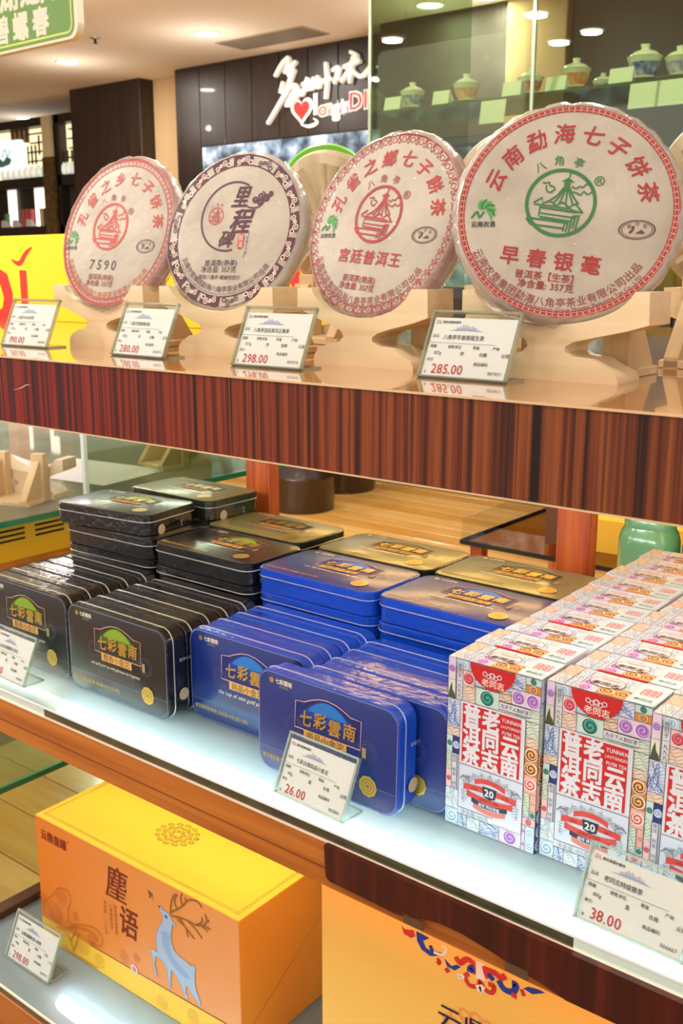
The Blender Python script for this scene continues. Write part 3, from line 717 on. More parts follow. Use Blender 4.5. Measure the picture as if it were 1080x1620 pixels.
# ------------------------------------------------------------------ price tags in acrylic holders
def skyline(A, x, y, w_, m, z):
    A.poly([(x, y), (x + w_ * .25, y + .0016), (x + w_ * .5, y + .0022), (x + w_ * .8, y + .0014), (x + w_, y), (x + w_ * .5, y + .0006)], m, z)
    for i, h in enumerate((.0025, .003, .004, .006, .0045, .0055, .003, .0035, .0045, .003, .0025)):
        a = x + w_ * (.22 + .055 * i); A.rect(a, a + w_ * .022, y + .001, y + .001 + h, m, z)
TW, TH = .104, .071
def price_tag(name_, price, code, weight, unit, x, y, z, rz, label, lean=24, big=False):
    t = thing('price_tag', label, 'price tag', (x, y, z), (0, 0, rz), 'acrylic price tags')
    c, s_ = cos(rad(lean)), sin(rad(lean))
    fr = lambda u, v, d: (u, v * s_ + d * c, v * c - d * s_ + .0012)
    a = MB()
    def slab(x0, x1, v0, v1, d0, d1):
        v = [fr(u, q, d) for d in (d0, d1) for q in (v0, v1) for u in (x0, x1)]
        return a.add(v, [(0, 2, 3, 1), (4, 5, 7, 6), (0, 1, 5, 4), (2, 6, 7, 3), (0, 4, 6, 2), (1, 3, 7, 5)])
    slab(0, TW, 0, TH, .0016, .0030); link('back_sheet', a.me('back_sheet', M_clear), t)
    a = MB(); slab(0, TW, 0, TH, -.0012, -.0006); link('front_sheet', a.me('front_sheet', glass('card_cover', 'fbfdfb', .0, .0, .08)), t)
    a = MB(); slab(0, .0022, 0, TH, -.0014, .0034); slab(TW - .0022, TW, 0, TH, -.0014, .0034); slab(0, TW, TH - .0022, TH, -.0014, .0034); slab(0, TW, 0, .0018, -.0014, .0034)
    link('sheet_edges', a.me('sheet_edges', M_acry_edge), t)
    link('foot', MB().box(0, TW, .001, .034, 0, .0022).me('foot', M_clear), t)
    link('foot_edge', MB().box(0, TW, .033, .0346, 0, .0024).box(TW - .001, TW + .0003, .003, .033, 0, .0024).box(-.0003, .001, .003, .033, 0, .0024).me('foot_edge', M_acry_edge), t)
    a = MB(); slab(.004, TW - .004, .0018, TH - .0075, .0007, .0013); pc = link('paper_card', a.me('paper_card', mat('card_white', 'd2d0d2', .6)), t)
    A = Art(); k = ink('2a2a2e'); r = ink('b3161c'); gy = ink('55555a')
    W = TW - .008; Hh = TH - .0093
    A.text('DL', .003, Hh - .0045, .0052, ink('a83a44'), 1, 0, 'l'); A.text('新东来茶叶超市', .0105, Hh - .0047, .0031, k, 1, .02, 'l')
    skyline(A, .020, Hh - .0135, .040, ink('8d93bb'), 1)
    A.text('品名', .0025, Hh - .0195, .0040, k, 1, 0, 'l'); A.text(name_, .0155, Hh - .0205, .0056, k, 1, .012, 'l', sx=.95)
    A.rect(.001, W - .018, Hh - .0268, Hh - .0265, gy, 1)
    for tx, u in (('规格', .0025), ('销售单位', .024), ('等级', .053), ('产地', .0755)): A.text(tx, u, Hh - .0305, .0040, k, 1, .01, 'l')
    for tx, u in ((weight, .0085), (unit, .040), ('合格', .062), ('云南' if '麈' not in name_ else '广东', .087)): A.text(tx, u, Hh - .0372, .0047, k, 1, .005, 'l')
    A.text('单价', .0025, Hh - .0445, .0040, k, 1, 0, 'l'); A.text('商品编码', .0585, Hh - .0470, .0041, k, 1, .01, 'l'); A.text(code, .0770, Hh - .0555, .0048, k, 1, 0, 'l')
    A.text('¥', .003, Hh - .0575, .0042, k, 1, 0, 'l'); A.text(price, .0105, Hh - .0535, .0142, r, 1, .004, 'l', sx=.92)
    o = Vector(fr(.004, .0018, .0002)); V = (Vector(fr(0, 1, 0)) - Vector(fr(0, 0, 0)))
    link('card_print', A.me('card_print', Vector(fr(.004, .0018, .0007)), (1, 0, 0), V), pc)
    return t
price_tag('八角亭7590饼茶', '190.00', '007475', '357g', '饼', -1.322, .858, ZT, rad(2), 'acrylic price tag reading 190.00 in front of the 7590 cake')
price_tag('八角亭里程碑(熟)', '280.00', '007473', '357g', '饼', -1.060, .846, ZT, rad(-2), 'acrylic price tag reading 280.00 below the purple-bordered cake')
price_tag('八角亭宫廷普洱王熟茶', '298.00', '007474', '357g', '饼', -.832, .834, ZT, rad(1), 'acrylic price tag reading 298.00 below the looped-border cake')
price_tag('八角亭早春银毫生茶', '285.00', '007471', '357g', '饼', -.594, .860, ZT, rad(-1), 'acrylic price tag reading 285.00 below the green-emblem cake')
price_tag('七彩云南糯香小金沱', '26.00', '001065', '45g', '盒', -1.302, .776, ZM, rad(-2), 'acrylic price tag leaning before the black tins at the frame edge')
price_tag('七彩云南尚品小金沱', '26.00', '001084', '45g', '盒', -.721, .774, ZM, rad(-3), 'acrylic price tag reading 26.00 leaning before the blue tins')
price_tag('老同志特级散茶', '38.00', '006667', '100g', '盒', -.353, .775, ZM, rad(-2), 'acrylic price tag reading 38.00 in front of the patterned tea boxes')
price_tag('云鼎皇罐麈语小青柑', '298.00', '008274', '168g', '盒', -1.236, .732, ZB, rad(1), 'acrylic price tag reading 298.00 beside the orange deer gift box')

# ------------------------------------------------------------------ tins
TNW, TND, TNT = .206, .124, .0335
def tin_meshes(kind):
    col = {'black': '0b0c0f', 'blue': '0c1f86', 'green': '20261a'}[kind]
    m_lid = mat('tin_lid_' + kind, {'black': '14110f', 'blue': '0a2878', 'green': '7a7a48'}[kind], .36, coat=.5, coat_rough=.15)  # green kind: yellowish reflection on the lids painted in as olive
    m_side = mat('tin_side_' + kind, {'black': '0e1116', 'blue': '0a3cab', 'green': '1c2118'}[kind], .22, coat=.7, coat_rough=.04, bump=.6, bscale=80, spec=.4)
    out = rrect(-TNW / 2, TNW / 2, -TND / 2, TND / 2, .019, 6)
    inn = rrect(-TNW / 2 + .0012, TNW / 2 - .0012, -TND / 2 + .0012, TND / 2 - .0012, .018, 6)
    n = len(out)
    def loft(rings, cap0, cap1):
        v = []; f = []
        for ring, z in rings: v += [(x, y, z) for x, y in ring]
        for j in range(len(rings) - 1): f += [(j * n + i, j * n + (i + 1) % n, (j + 1) * n + (i + 1) % n, (j + 1) * n + i) for i in range(n)]
        if cap0: f.append(tuple(range(n))[::-1])
        if cap1: f.append(tuple((len(rings) - 1) * n + i for i in range(n)))
        return v, f
    ins = rrect(-TNW / 2 + .0025, TNW / 2 - .0025, -TND / 2 + .0025, TND / 2 - .0025, .0175, 6)
    base = mesh('tin_base', *loft([(ins, 0), (inn, .0015), (inn, .0215)], True, False), m_side)
    auto_smooth(base, 30)
    lid_s = mesh('tin_lid', *loft([(out, .0225), (out, .0322), (inn, .0331), (ins, TNT)], False, True), None)
    lid_s.materials.append(m_side); lid_s.materials.append(m_lid)
    lid_s.polygons[len(lid_s.polygons) - 1].material_index = 1
    auto_smooth(lid_s, 30)
    bead = rrect(-TNW / 2 - .0007, TNW / 2 + .0007, -TND / 2 - .0007, TND / 2 + .0007, .0195, 6)
    rim = mesh('rim_bead', *loft([(inn, .0211), (bead, .0216), (bead, .0224), (out, .0229)], False, False), mat('rim_bright_' + kind, {'black': 'c9ccc8', 'blue': 'aebdf0', 'green': 'c6c4a4'}[kind], .22, .6))  # bead colour brightened for the white highlight lines of the wrap
    auto_smooth(rim, 30)
    gold = mat('foil_gold', 'd9b256', .3, .7); pale = ink('e9e2d0'); gold2 = ink('d8a552')
    A = Art(); x0, y0 = -TNW / 2, -TND / 2
    G = lambda pts: [(x0 + a, y0 + b) for a, b in pts]
    A.line(rrect(x0 + .0022, -x0 - .0022, y0 + .0022, -y0 - .0022, .0175, 6), .0007, ink('8f96a8') if kind != 'green' else ink('8d8a62'), 0, True)
    A.disc(x0 + .022, y0 + .112, .0034, gold, 0, 16)
    A.text('七彩雲南', x0 + .041, y0 + .1125, .0068, pale, 0, .02, sp=-.05); A.text('世界普洱', x0 + .041, y0 + .1065, .0036, ink('9a937e'), 0)
    fr = [(.0585, .0655), (.060, .0975), (.0735, .099), (.083, .1035), (.095, .1075), (.107, .109), (.119, .1075), (.131, .1035), (.1405, .099), (.1555, .0985), (.1545, .0655)]
    fill = {'black': ('3f5c12', '7fa31e', '2a2416'), 'blue': ('0a3f9c', '1f74c8', '0c1f6c'), 'green': ('3c4020', '5d5c2c', '26271a')}[kind]
    A.poly(G(fr), ink(fill[2]), 0)
    dome = [(.066 + .082 * i / 16, .080 + .0265 * sin(pi * i / 16) ** .8) for i in range(17)]
    A.poly(G(dome), ink(fill[0]), 1)
    dome2 = [(.078 + .058 * i / 12, .090 + .0155 * sin(pi * i / 12) ** .8) for i in range(13)]
    A.poly(G(dome2), ink(fill[1]), 2)
    A.line(G(fr), .0012, ink('c9a48e') if kind != 'blue' else ink('d8a6b0'), 3, True)
    for i, c in enumerate('七彩雲南'): A.ch(c, x0 + .0755 + i * .0212, y0 + .0795 + (.002 if i in (1, 3) else 0), .0205, gold, 4, .022, 0, .92, .1)
    A.poly(G([(.0725, .0545), (.1355, .0545), (.1355, .0660), (.0725, .0660)]), gold2, 3)
    nm = '糯香小金沱' if kind == 'black' else '尚品小金沱'
    A.text(nm, x0 + .104, y0 + .0602, .0105, ink('4a2a14'), 4, .012, sx=1.05)
    A.rect(x0 + .157, x0 + .1625, y0 + .058, y0 + .070, ink('a08a64'), 3)
    for sx in (.056, .164):
        for q in (.012, .009): A.ring(x0 + sx, y0 + .066, q, q + .0005, ink('5a5f6e'), 0, n=28)
    A.text("mini gold pu'er tea with glutinous rice fragrance" if kind == 'black' else "the top of mini gold pu'er tea", x0 + .101, y0 + .0475, .0062 if kind == 'black' else .0078, pale, 3, .008, shear=.35, sx=.78 if kind == 'black' else .95)
    for j in range(5): A.rect(x0 + .062, x0 + .139, y0 + .0425 - j * .0025, y0 + .0431 - j * .0025, ink('6f6a60'), 0)
    A.rect(x0 + .002, x0 + TNW - .002, y0 + .0272, y0 + .0276, ink('8a8f98'), 0)
    A.text('普洱茶(熟茶)紧压茶 净含量:45克(5克×9粒)' if kind == 'black' else '普洱紧压茶(熟茶) 净含量:45克(3克×15粒)', x0 + .008, y0 + .0165, .0062, ink('b39a62'), 0, .015, 'l', sx=.86)
    A.disc(x0 + .166, y0 + .027, .0125, gold, 4, 9); A.ring(x0 + .166, y0 + .027, .008, .0088, ink('8a6a26'), 5, n=24); A.ring(x0 + .166, y0 + .027, .0045, .0052, ink('8a6a26'), 5, n=20); A.disc(x0 + .166, y0 + .027, .0022, ink('9a7a30'), 5, 12)
    art = A.me('lid_print', (0, 0, TNT))
    B = Art()
    B.vtext('尚品小沱' if kind != 'black' else '糯香小沱', .018, -.002, .0052, ink('9aa4b8'), 0); B.disc(-.030, -.0055, .0085, ink('a79a80'), 0, 12)
    side = B.me('side_print', (TNW / 2, 0, TNT / 2 - .0045), (0, 1, 0), (0, 0, 1))
    return base, lid_s, rim, art, side
TIN = {k: tin_meshes(k) for k in ('black', 'blue', 'green')}
def tin(kind, loc, rot, label, group, art=False, side=False):
    t = thing('tea_tin', label, 'tea tin', loc, rot, group)
    b, l, r, a, s_ = TIN[kind]
    bo = link('tin_base', b, t); lo = link('tin_lid', l, t); link('rim_bead', r, t)
    if art: link('lid_print', a, lo)
    if side: link('side_print', s_, bo)
    return t
UP = rad(90)
rj = random.Random(4)
def upright_row(kind, x, y0, n, word):
    for i in range(n):
        y = y0 + TNT + i * (TNT + .0006)
        dx = rj.uniform(-.002, .002) if i else 0
        tin(kind, (x + dx, y, ZM + TND / 2 + .0008), (UP, 0, rad(rj.uniform(-.12, .12))), '%s upright tea tin, %s from the front, %s' % (kind, ORD[i], word), 'upright tins of the ' + word, i == 0, i == 0)
upright_row('black', -1.268, .829, 5, 'outer black row by the shelf frame')
upright_row('black', -1.053, .824, 5, 'inner black row next to the blue tins')
upright_row('blue', -.8455, .862, 4, 'blue row next to the black tins')
upright_row('blue', -.6385, .848, 4, 'blue row next to the patterned boxes')
tin('blue', (-.676, .812 + TNT - .001, ZM + TND / 2 + .0016), (UP - rad(1.2), 0, rad(-1)), 'dark blue tea tin standing alone in front, half behind the 26.00 tag', 'upright tins of the blue rows', True, True)
def stack(kind, x, y, n, word, rz=0, topd=(0, 0, 0), art=True):
    for i in range(n):
        top = i == n - 1
        dx, dy = (topd[0], topd[1]) if top else (rj.uniform(-.0015, .0015), rj.uniform(-.001, .001))
        tin(kind, (x + dx, y + TND / 2 + dy, ZM + i * (TNT + .0004) + .0004), (0, 0, rz + (topd[2] if top else rad(rj.uniform(-.4, .4)))), '%s flat tea tin, %s, %s' % (kind, 'topmost' if top else ORD[i] + ' from the bottom', word), 'tins of the ' + word, top and art, top)
stack('black', -1.292, 1.001, 6, 'tall black stack at the shelf frame', rad(2), (-.02, .0, rad(5)))
stack('black', -1.077, 1.001, 5, 'black stack beside the blue stacks')
stack('blue', -.861, 1.003, 5, 'blue stack next to the black stack')
stack('blue', -.650, 1.003, 5, 'blue stack next to the patterned boxes')
stack('green', -1.315, 1.145, 6, 'rear stack behind the tall black stack', 0, (.012, 0, 0))
stack('green', -1.098, 1.132, 5, 'rear olive stack behind the black stack')
stack('green', -.862, 1.132, 5, 'rear olive stack behind the first blue stack')
stack('green', -.652, 1.132, 5, 'rear olive stack beside the wooden post')

# ------------------------------------------------------------------ patterned tea boxes
BW, BH, BD = .1062, .1872, .0505
def patch(A, x0, x1, y0, y1, style, z=0, rn=random.Random(1)):
    pal = {'pur': ('e7d7ef', '9d5fc0', 'c9a0dd'), 'pink': ('f3c9cf', 'c23a4e', 'e0808c'), 'tan': ('ecd9c8', '8c5a44', 'b98a70'), 'teal': ('cfe6e0', '12695f', '4ba394'), 'blue': ('d7e2f2', '5673b5', '8ca6d6'),
           'org': ('d98d3c', '7c3d12', 'f0c078'), 'grn': ('dfeade', '4f7d62', '9ab89f'), 'ind': ('2b3a7c', 'dfe6f5', '7c90cc'), 'sky': ('c3ddf0', '86b4da', 'e9f3fa'), 'coral': ('f2b7a4', 'd0524a', 'f6d9cc'), 'mist': ('e8eef4', 'a9bdd2', 'cddbe8')}
    bg, dk, md = [ink(c) for c in pal[style]]
    A.rect(x0, x1, y0, y1, bg, z)
    w_, h_ = x1 - x0, y1 - y0; q = min(w_, h_)
    lw = .0007
    def clip(p): return [(min(max(a, x0), x1), min(max(b, y0), y1)) for a, b in p]
    if style in ('tan', 'grn', 'blue', 'mist'):
        n = max(3, int(h_ / .0026))
        for i in range(n):
            yy = y0 + h_ * (i + .5) / n
            A.line(clip([(x0 + w_ * t / 6, yy + .0016 * sin(t * 1.3 + i * .9 + x0 * 300)) for t in range(7)]), lw * .7, dk if i % 2 else md, z + 1)
        if style in ('blue', 'mist'):
            for i in range(max(2, int(h_ / .006))):
                A.curve(clip([(x0 + w_ * rn.random(), y0 + h_ * rn.random()) for _ in range(4)]), lw, dk, z + 1, 4)
    else:
        nx = max(1, round(w_ / .019)); ny = max(1, round(h_ / .017)); r = min(w_ / nx, h_ / ny) * .5
        for i in range(nx):
            for j in range(ny):
                cx, cy = x0 + w_ * (i + .5) / nx, y0 + h_ * (j + .5) / ny
                A.disc(cx, cy, r * .98, md, z + 1, 16); 
                A.spiral(cx, cy, r * .95, 1.8, r * .22, dk, z + 2, i + j * 2., 1 if (i + j) % 2 else -1)
                A.ring(cx, cy, r * .86, r * .97, ink('f6f2f4') if style != 'ind' else dk, z + 2, n=18)
    A.frame(x0, x1, y0, y1, .0005, ink('1c1c26'), z + 3)
def tea_box():
    body = MB().bevbox(0, BW, 0, BD, 0, BH, .0008).me('carton', mat('carton', 'd8daea', .35, coat=.3, noise='ccd4ea', nscale=60))
    A = Art(); W = BW; k = ink('1a1a22'); wh = ink('dde0ea'); red = ink('c61f22')
    rn = random.Random(9)
    P = lambda u0, u1, v0, v1, st, z=0: patch(A, u0 * W, u1 * W, BH * (1 - v1), BH * (1 - v0), st, z, rn)
    P(0, .085, 0, .13, 'pur'); P(.085, .25, 0, .055, 'sky')
    A.rect(0, .085 * W, BH * .76, BH * .87, ink('e2e6d8'), 0); A.poly([(0, BH * .76), (.085 * W, BH * .76), (.075 * W, BH * .79), (.05 * W, BH * .81), (.04 * W, BH * .855), (.025 * W, BH * .83), (.012 * W, BH * .80)], ink('4b543c'), 1); A.frame(0, .085 * W, BH * .76, BH * .87, .0005, k, 2)
    P(.165, .30, .055, .145, 'pink'); P(.165, .31, .145, .24, 'tan'); P(.31, .57, .135, .235, 'teal'); P(.57, .70, .11, .18, 'tan'); P(.70, .845, 0, .085, 'blue'); P(.845, 1, 0, .04, 'teal'); P(.845, 1, .04, .085, 'org')
    P(.70, 1, .085, .175, 'pur')
    P(.235, .72, 0, .13, 'sky', -2)
    A.rect(.095 * W, .165 * W, BH * .765, BH * .98, wh, 1); A.frame(.095 * W, .165 * W, BH * .765, BH * .98, .0005, k, 2)
    A.vtext('始创于一九九九', .13 * W, BH * .962, .0052, k, 3, .0, 1.06)
    # red half moon at the top
    c = (.49 * W, BH * .9985); rx, ry = .245 * W, .13 * BH
    A.poly([(c[0] + rx * cos(pi + pi * i / 24), c[1] + ry * sin(pi + pi * i / 24)) for i in range(25)], red, 5)
    fx, fy = c[0], BH * .948
    for a in (-2, -1, 0, 1, 2): A.ring(fx + a * .0042, fy + (.0012 if a % 2 == 0 else -.0006), .0018, .0027, wh, 6, n=14)
    A.ring(fx, fy + .0006, .0030, .0036, wh, 6, n=18)
    A.text('老同志', fx + .001, BH * .906, .0088, ink('f5d9d2'), 6, .02)
    P(.57, 1, .175, .245, 'grn')
    A.rect(.575 * W, .905 * W, BH * .778, BH * .823, wh, 5); A.frame(.575 * W, .905 * W, BH * .778, BH * .823, .0006, k, 6)
    A.text('为天下人制好茶', .74 * W, BH * .80, .0054, k, 7, .0, shear=.2, sx=.85)
    P(0, .15, .24, .41, 'blue'); P(0, .15, .41, .46, 'tan'); P(0, .07, .46, .56, 'teal'); P(.07, .15, .46, .565, 'ind'); P(0, .065, .56, .67, 'grn'); P(0, .065, .67, .78, 'pink'); P(0, .15, .78, .90, 'mist'); P(0, .15, .90, 1, 'sky')
    A.rect(.068 * W, .125 * W, BH * .22, BH * .435, wh, 5); A.frame(.068 * W, .125 * W, BH * .22, BH * .435, .0005, k, 6)
    A.vtext('普洱·熟茶·特级', .0965 * W, BH * .42, .0046, ink('5a6688'), 7, 0, 1.12)
    # main panel
    px0, px1 = .15 * W, .862 * W
    A.rect(px0, px1, BH * .09, BH * .765, wh, 4); A.frame(px0, px1, BH * .09, BH * .765, .0006, k, 5)
    A.rect(.178 * W, .815 * W, BH * .405, BH * .752, red, 6)
    s_ = .0245
    for i, col in enumerate(('普洱茶', '老同志')):
        for j, c_ in enumerate(col): A.ch(c_, (.285 + i * .21) * W, BH * (.6925 - j * .117), s_, wh, 7, .035, 0, .86)
    for j, c_ in enumerate('云南'): A.ch(c_, .705 * W, BH * (.577 - j * .117), s_, wh, 7, .035, 0, .86)
    for j, (tx, sz) in enumerate((('YUNNAN', .0078), ('LAOTONGZHI', .0054), ("PU'ER TEA", .0066))): A.text(tx, .715 * W, BH * (.722 - j * .036), sz * .78, wh, 7, .015, sx=.82)
    A.rect(px0, px1, BH * .388, BH * .391, k, 6)
    A.rect(px0, px1, BH * .125, BH * .387, ink('d3dcee'), 5)
    # anniversary badge: flowers, red ribbons, black shield
    ex, ey = .505 * W, BH * .262
    gy = ink('77808f')
    for i in range(9):
        a = pi * (.10 + .80 * i / 8); x, y = ex + .030 * cos(a), ey + .0165 * sin(a)
        A.ring(x, y, .0030, .0036, gy, 6, n=14); A.ring(x, y, .0012, .0017, gy, 6, n=10)
        A.line([(x, y), (x + .006 * cos(a), y + .006 * sin(a))], .0005, gy, 6)
    for sd in (-1, 1):
        for j in range(5):
            A.curve([(ex + sd * (.020 + .002 * j), ey - .006 - j * .0025), (ex + sd * (.029 + .001 * j), ey - .003 - j * .003), (ex + sd * (.034 - .001 * j), ey - .007 - j * .003)], .0006, gy, 6, 4)
            A.curve([(ex + sd * .024, ey + .004 + .002 * j), (ex + sd * (.031 + .001 * j), ey + .012 - .001 * j), (ex + sd * .036, ey + .006)], .0006, gy, 6, 4)
    rib = ink('d2453f'); rib2 = ink('e07a72')
    def band(y, w_, h_, sag, m, z):
        n = 14; t = [(ex - w_ + 2 * w_ * i / n, y + sag * (1 - ((i - n / 2) / (n / 2)) ** 2)) for i in range(n + 1)]
        A.poly([(a, b - h_ / 2) for a, b in t] + [(a, b + h_ / 2) for a, b in reversed(t)], m, z)
    band(ey + .0085, .018, .0055, .004, rib, 7); band(ey, .031, .0062, .002, rib, 8); band(ey - .0065, .027, .0060, -.003, rib, 7)
    band(ey - .0125, .021, .0048, -.003, ink('202a44'), 9); band(ey - .0185, .019, .005, -.0035, rib2, 7)
    A.poly([(ex - .0085, ey + .0065), (ex + .0085, ey + .0065), (ex + .007, ey - .004), (ex, ey - .0065), (ex - .007, ey - .004)], ink('1e2636'), 10)
    A.text('20', ex, ey + .001, .0108, wh, 11, .03)
    A.text('1999', ex - .018, ey + .001, .0042, ink('8c1f1c'), 10); A.text('2019', ex + .018, ey + .001, .0042, ink('8c1f1c'), 10)
    A.text('老同志二十周年', ex, ey - .0090, .0034, ink('7c1a18'), 10); A.text('期待 再创茶香', ex, ey - .0150, .0040, wh, 10, .02)
    A.rect(px0, .545 * W, BH * .083, BH * .122, wh, 6); A.frame(px0, .545 * W, BH * .083, BH * .122, .0005, k, 7)
    A.text('净含量:100克', .345 * W, BH * .102, .0060, ink('9aa3b2'), 8, .01)
    # right hand column and bottom strip
    P(.862, 1, .245, .335, 'grn'); P(.862, 1, .335, .39, 'tan'); P(.862, 1, .39, .55, 'org'); P(.862, 1, .55, .655, 'coral'); P(.862, .935, .655, .785, 'grn'); P(.935, 1, .655, .755, 'coral'); P(.935, 1, .755, .80, 'teal'); P(.862, 1, .80, .845, 'pink'); P(.862, .90, .845, 1, 'pur'); P(.90, 1, .845, 1, 'sky')
    P(.15, .25, .91, 1, 'blue'); P(.25, .40, .91, 1, 'mist'); P(.40, .62, .91, 1, 'blue'); P(.62, .862, .91, 1, 'pur')
    front = A.me('front_print', (0, 0, 0), **XZ)
    # side face (+X)
    B = Art(); rn = random.Random(21)
    for v0, v1, st in ((0, .2, 'blue'), (.2, .42, 'grn'), (.42, .6, 'org'), (.6, .75, 'coral'), (.75, 1, 'ind')): patch(B, 0, BD, BH * (1 - v1), BH * (1 - v0), st, 0, rn)
    side = B.me('side_print', (BW, 0, 0), (0, 1, 0), (0, 0, 1))
    C = Art(); rn = random.Random(33)
    T = lambda u0, u1, v0, v1, st: patch(C, u0 * W, u1 * W, v0 * BD, v1 * BD, st, 0, rn)
    T(0, .16, .5, 1, 'tan'); T(0, .16, 0, .5, 'mist'); T(.16, .27, 0, 1, 'sky'); T(.27, .50, .35, 1, 'mist'); T(.22, .46, 0, .55, 'pur'); T(.46, .75, 0, .40, 'org'); T(.50, .75, .40, 1, 'mist')
    C.rect(.74 * W, 1.0 * W, 0, BD, ink('bfe0ee'), 4)
    for i in range(3):
        for j in range(3): C.ring(.87 * W + (i - 1) * .0058, BD * .58 + (j - 1) * .0052, .0016, .0032, ink('d8808c'), 5, n=12)
    C.text('老同志', .87 * W, BD * .20, .0062, ink('3a4658'), 5, .01, shear=.15)
    ov = [(.47 * W + .165 * W * cos(2 * pi * i / 28), BD * .55 + BD * .26 * sin(2 * pi * i / 28)) for i in range(28)]
    C.poly(ov, wh, 5); C.line(ov, .0006, k, 6, True); C.text('老同志', .47 * W, BD * .45, .0095, k, 7, .015); C.rect(.39 * W, .56 * W, BD * .66, BD * .71, ink('d9a09a'), 6)
    top = C.me('top_print', (0, 0, BH))
    seal = MB().box(.24 * W, .72 * W, -.0006, .0028, BH - .0004, BH + .0007).me('red_flap', ink('d2231f'))
    return body, front, side, top, seal
TB = tea_box()
def column_of_boxes(x, y0, n, word):
    for i in range(n):
        t = thing('tea_box', 'patterned tea carton, %s from the front in the %s' % (ORD[i], word), 'tea box', (x + (rj.uniform(-.0035, .0035) if i else 0), y0 + i * (BD + .0032), ZM + .0003), (0, 0, rad(rj.uniform(-.5, .5)) if i else 0), 'patterned tea cartons of the ' + word)
        ca = link('carton', TB[0], t); link('top_print', TB[3], ca)
        if i == 0: link('front_print', TB[1], ca); link('side_print', TB[2], ca)
        if i in (1, 3): link('red_flap', TB[4], t)
column_of_boxes(-.537, .845, 10, 'column next to the blue tins')
column_of_boxes(-.4275, .850, 10, 'middle column')
column_of_boxes(-.318, .842, 8, 'outermost column behind the 38.00 tag')

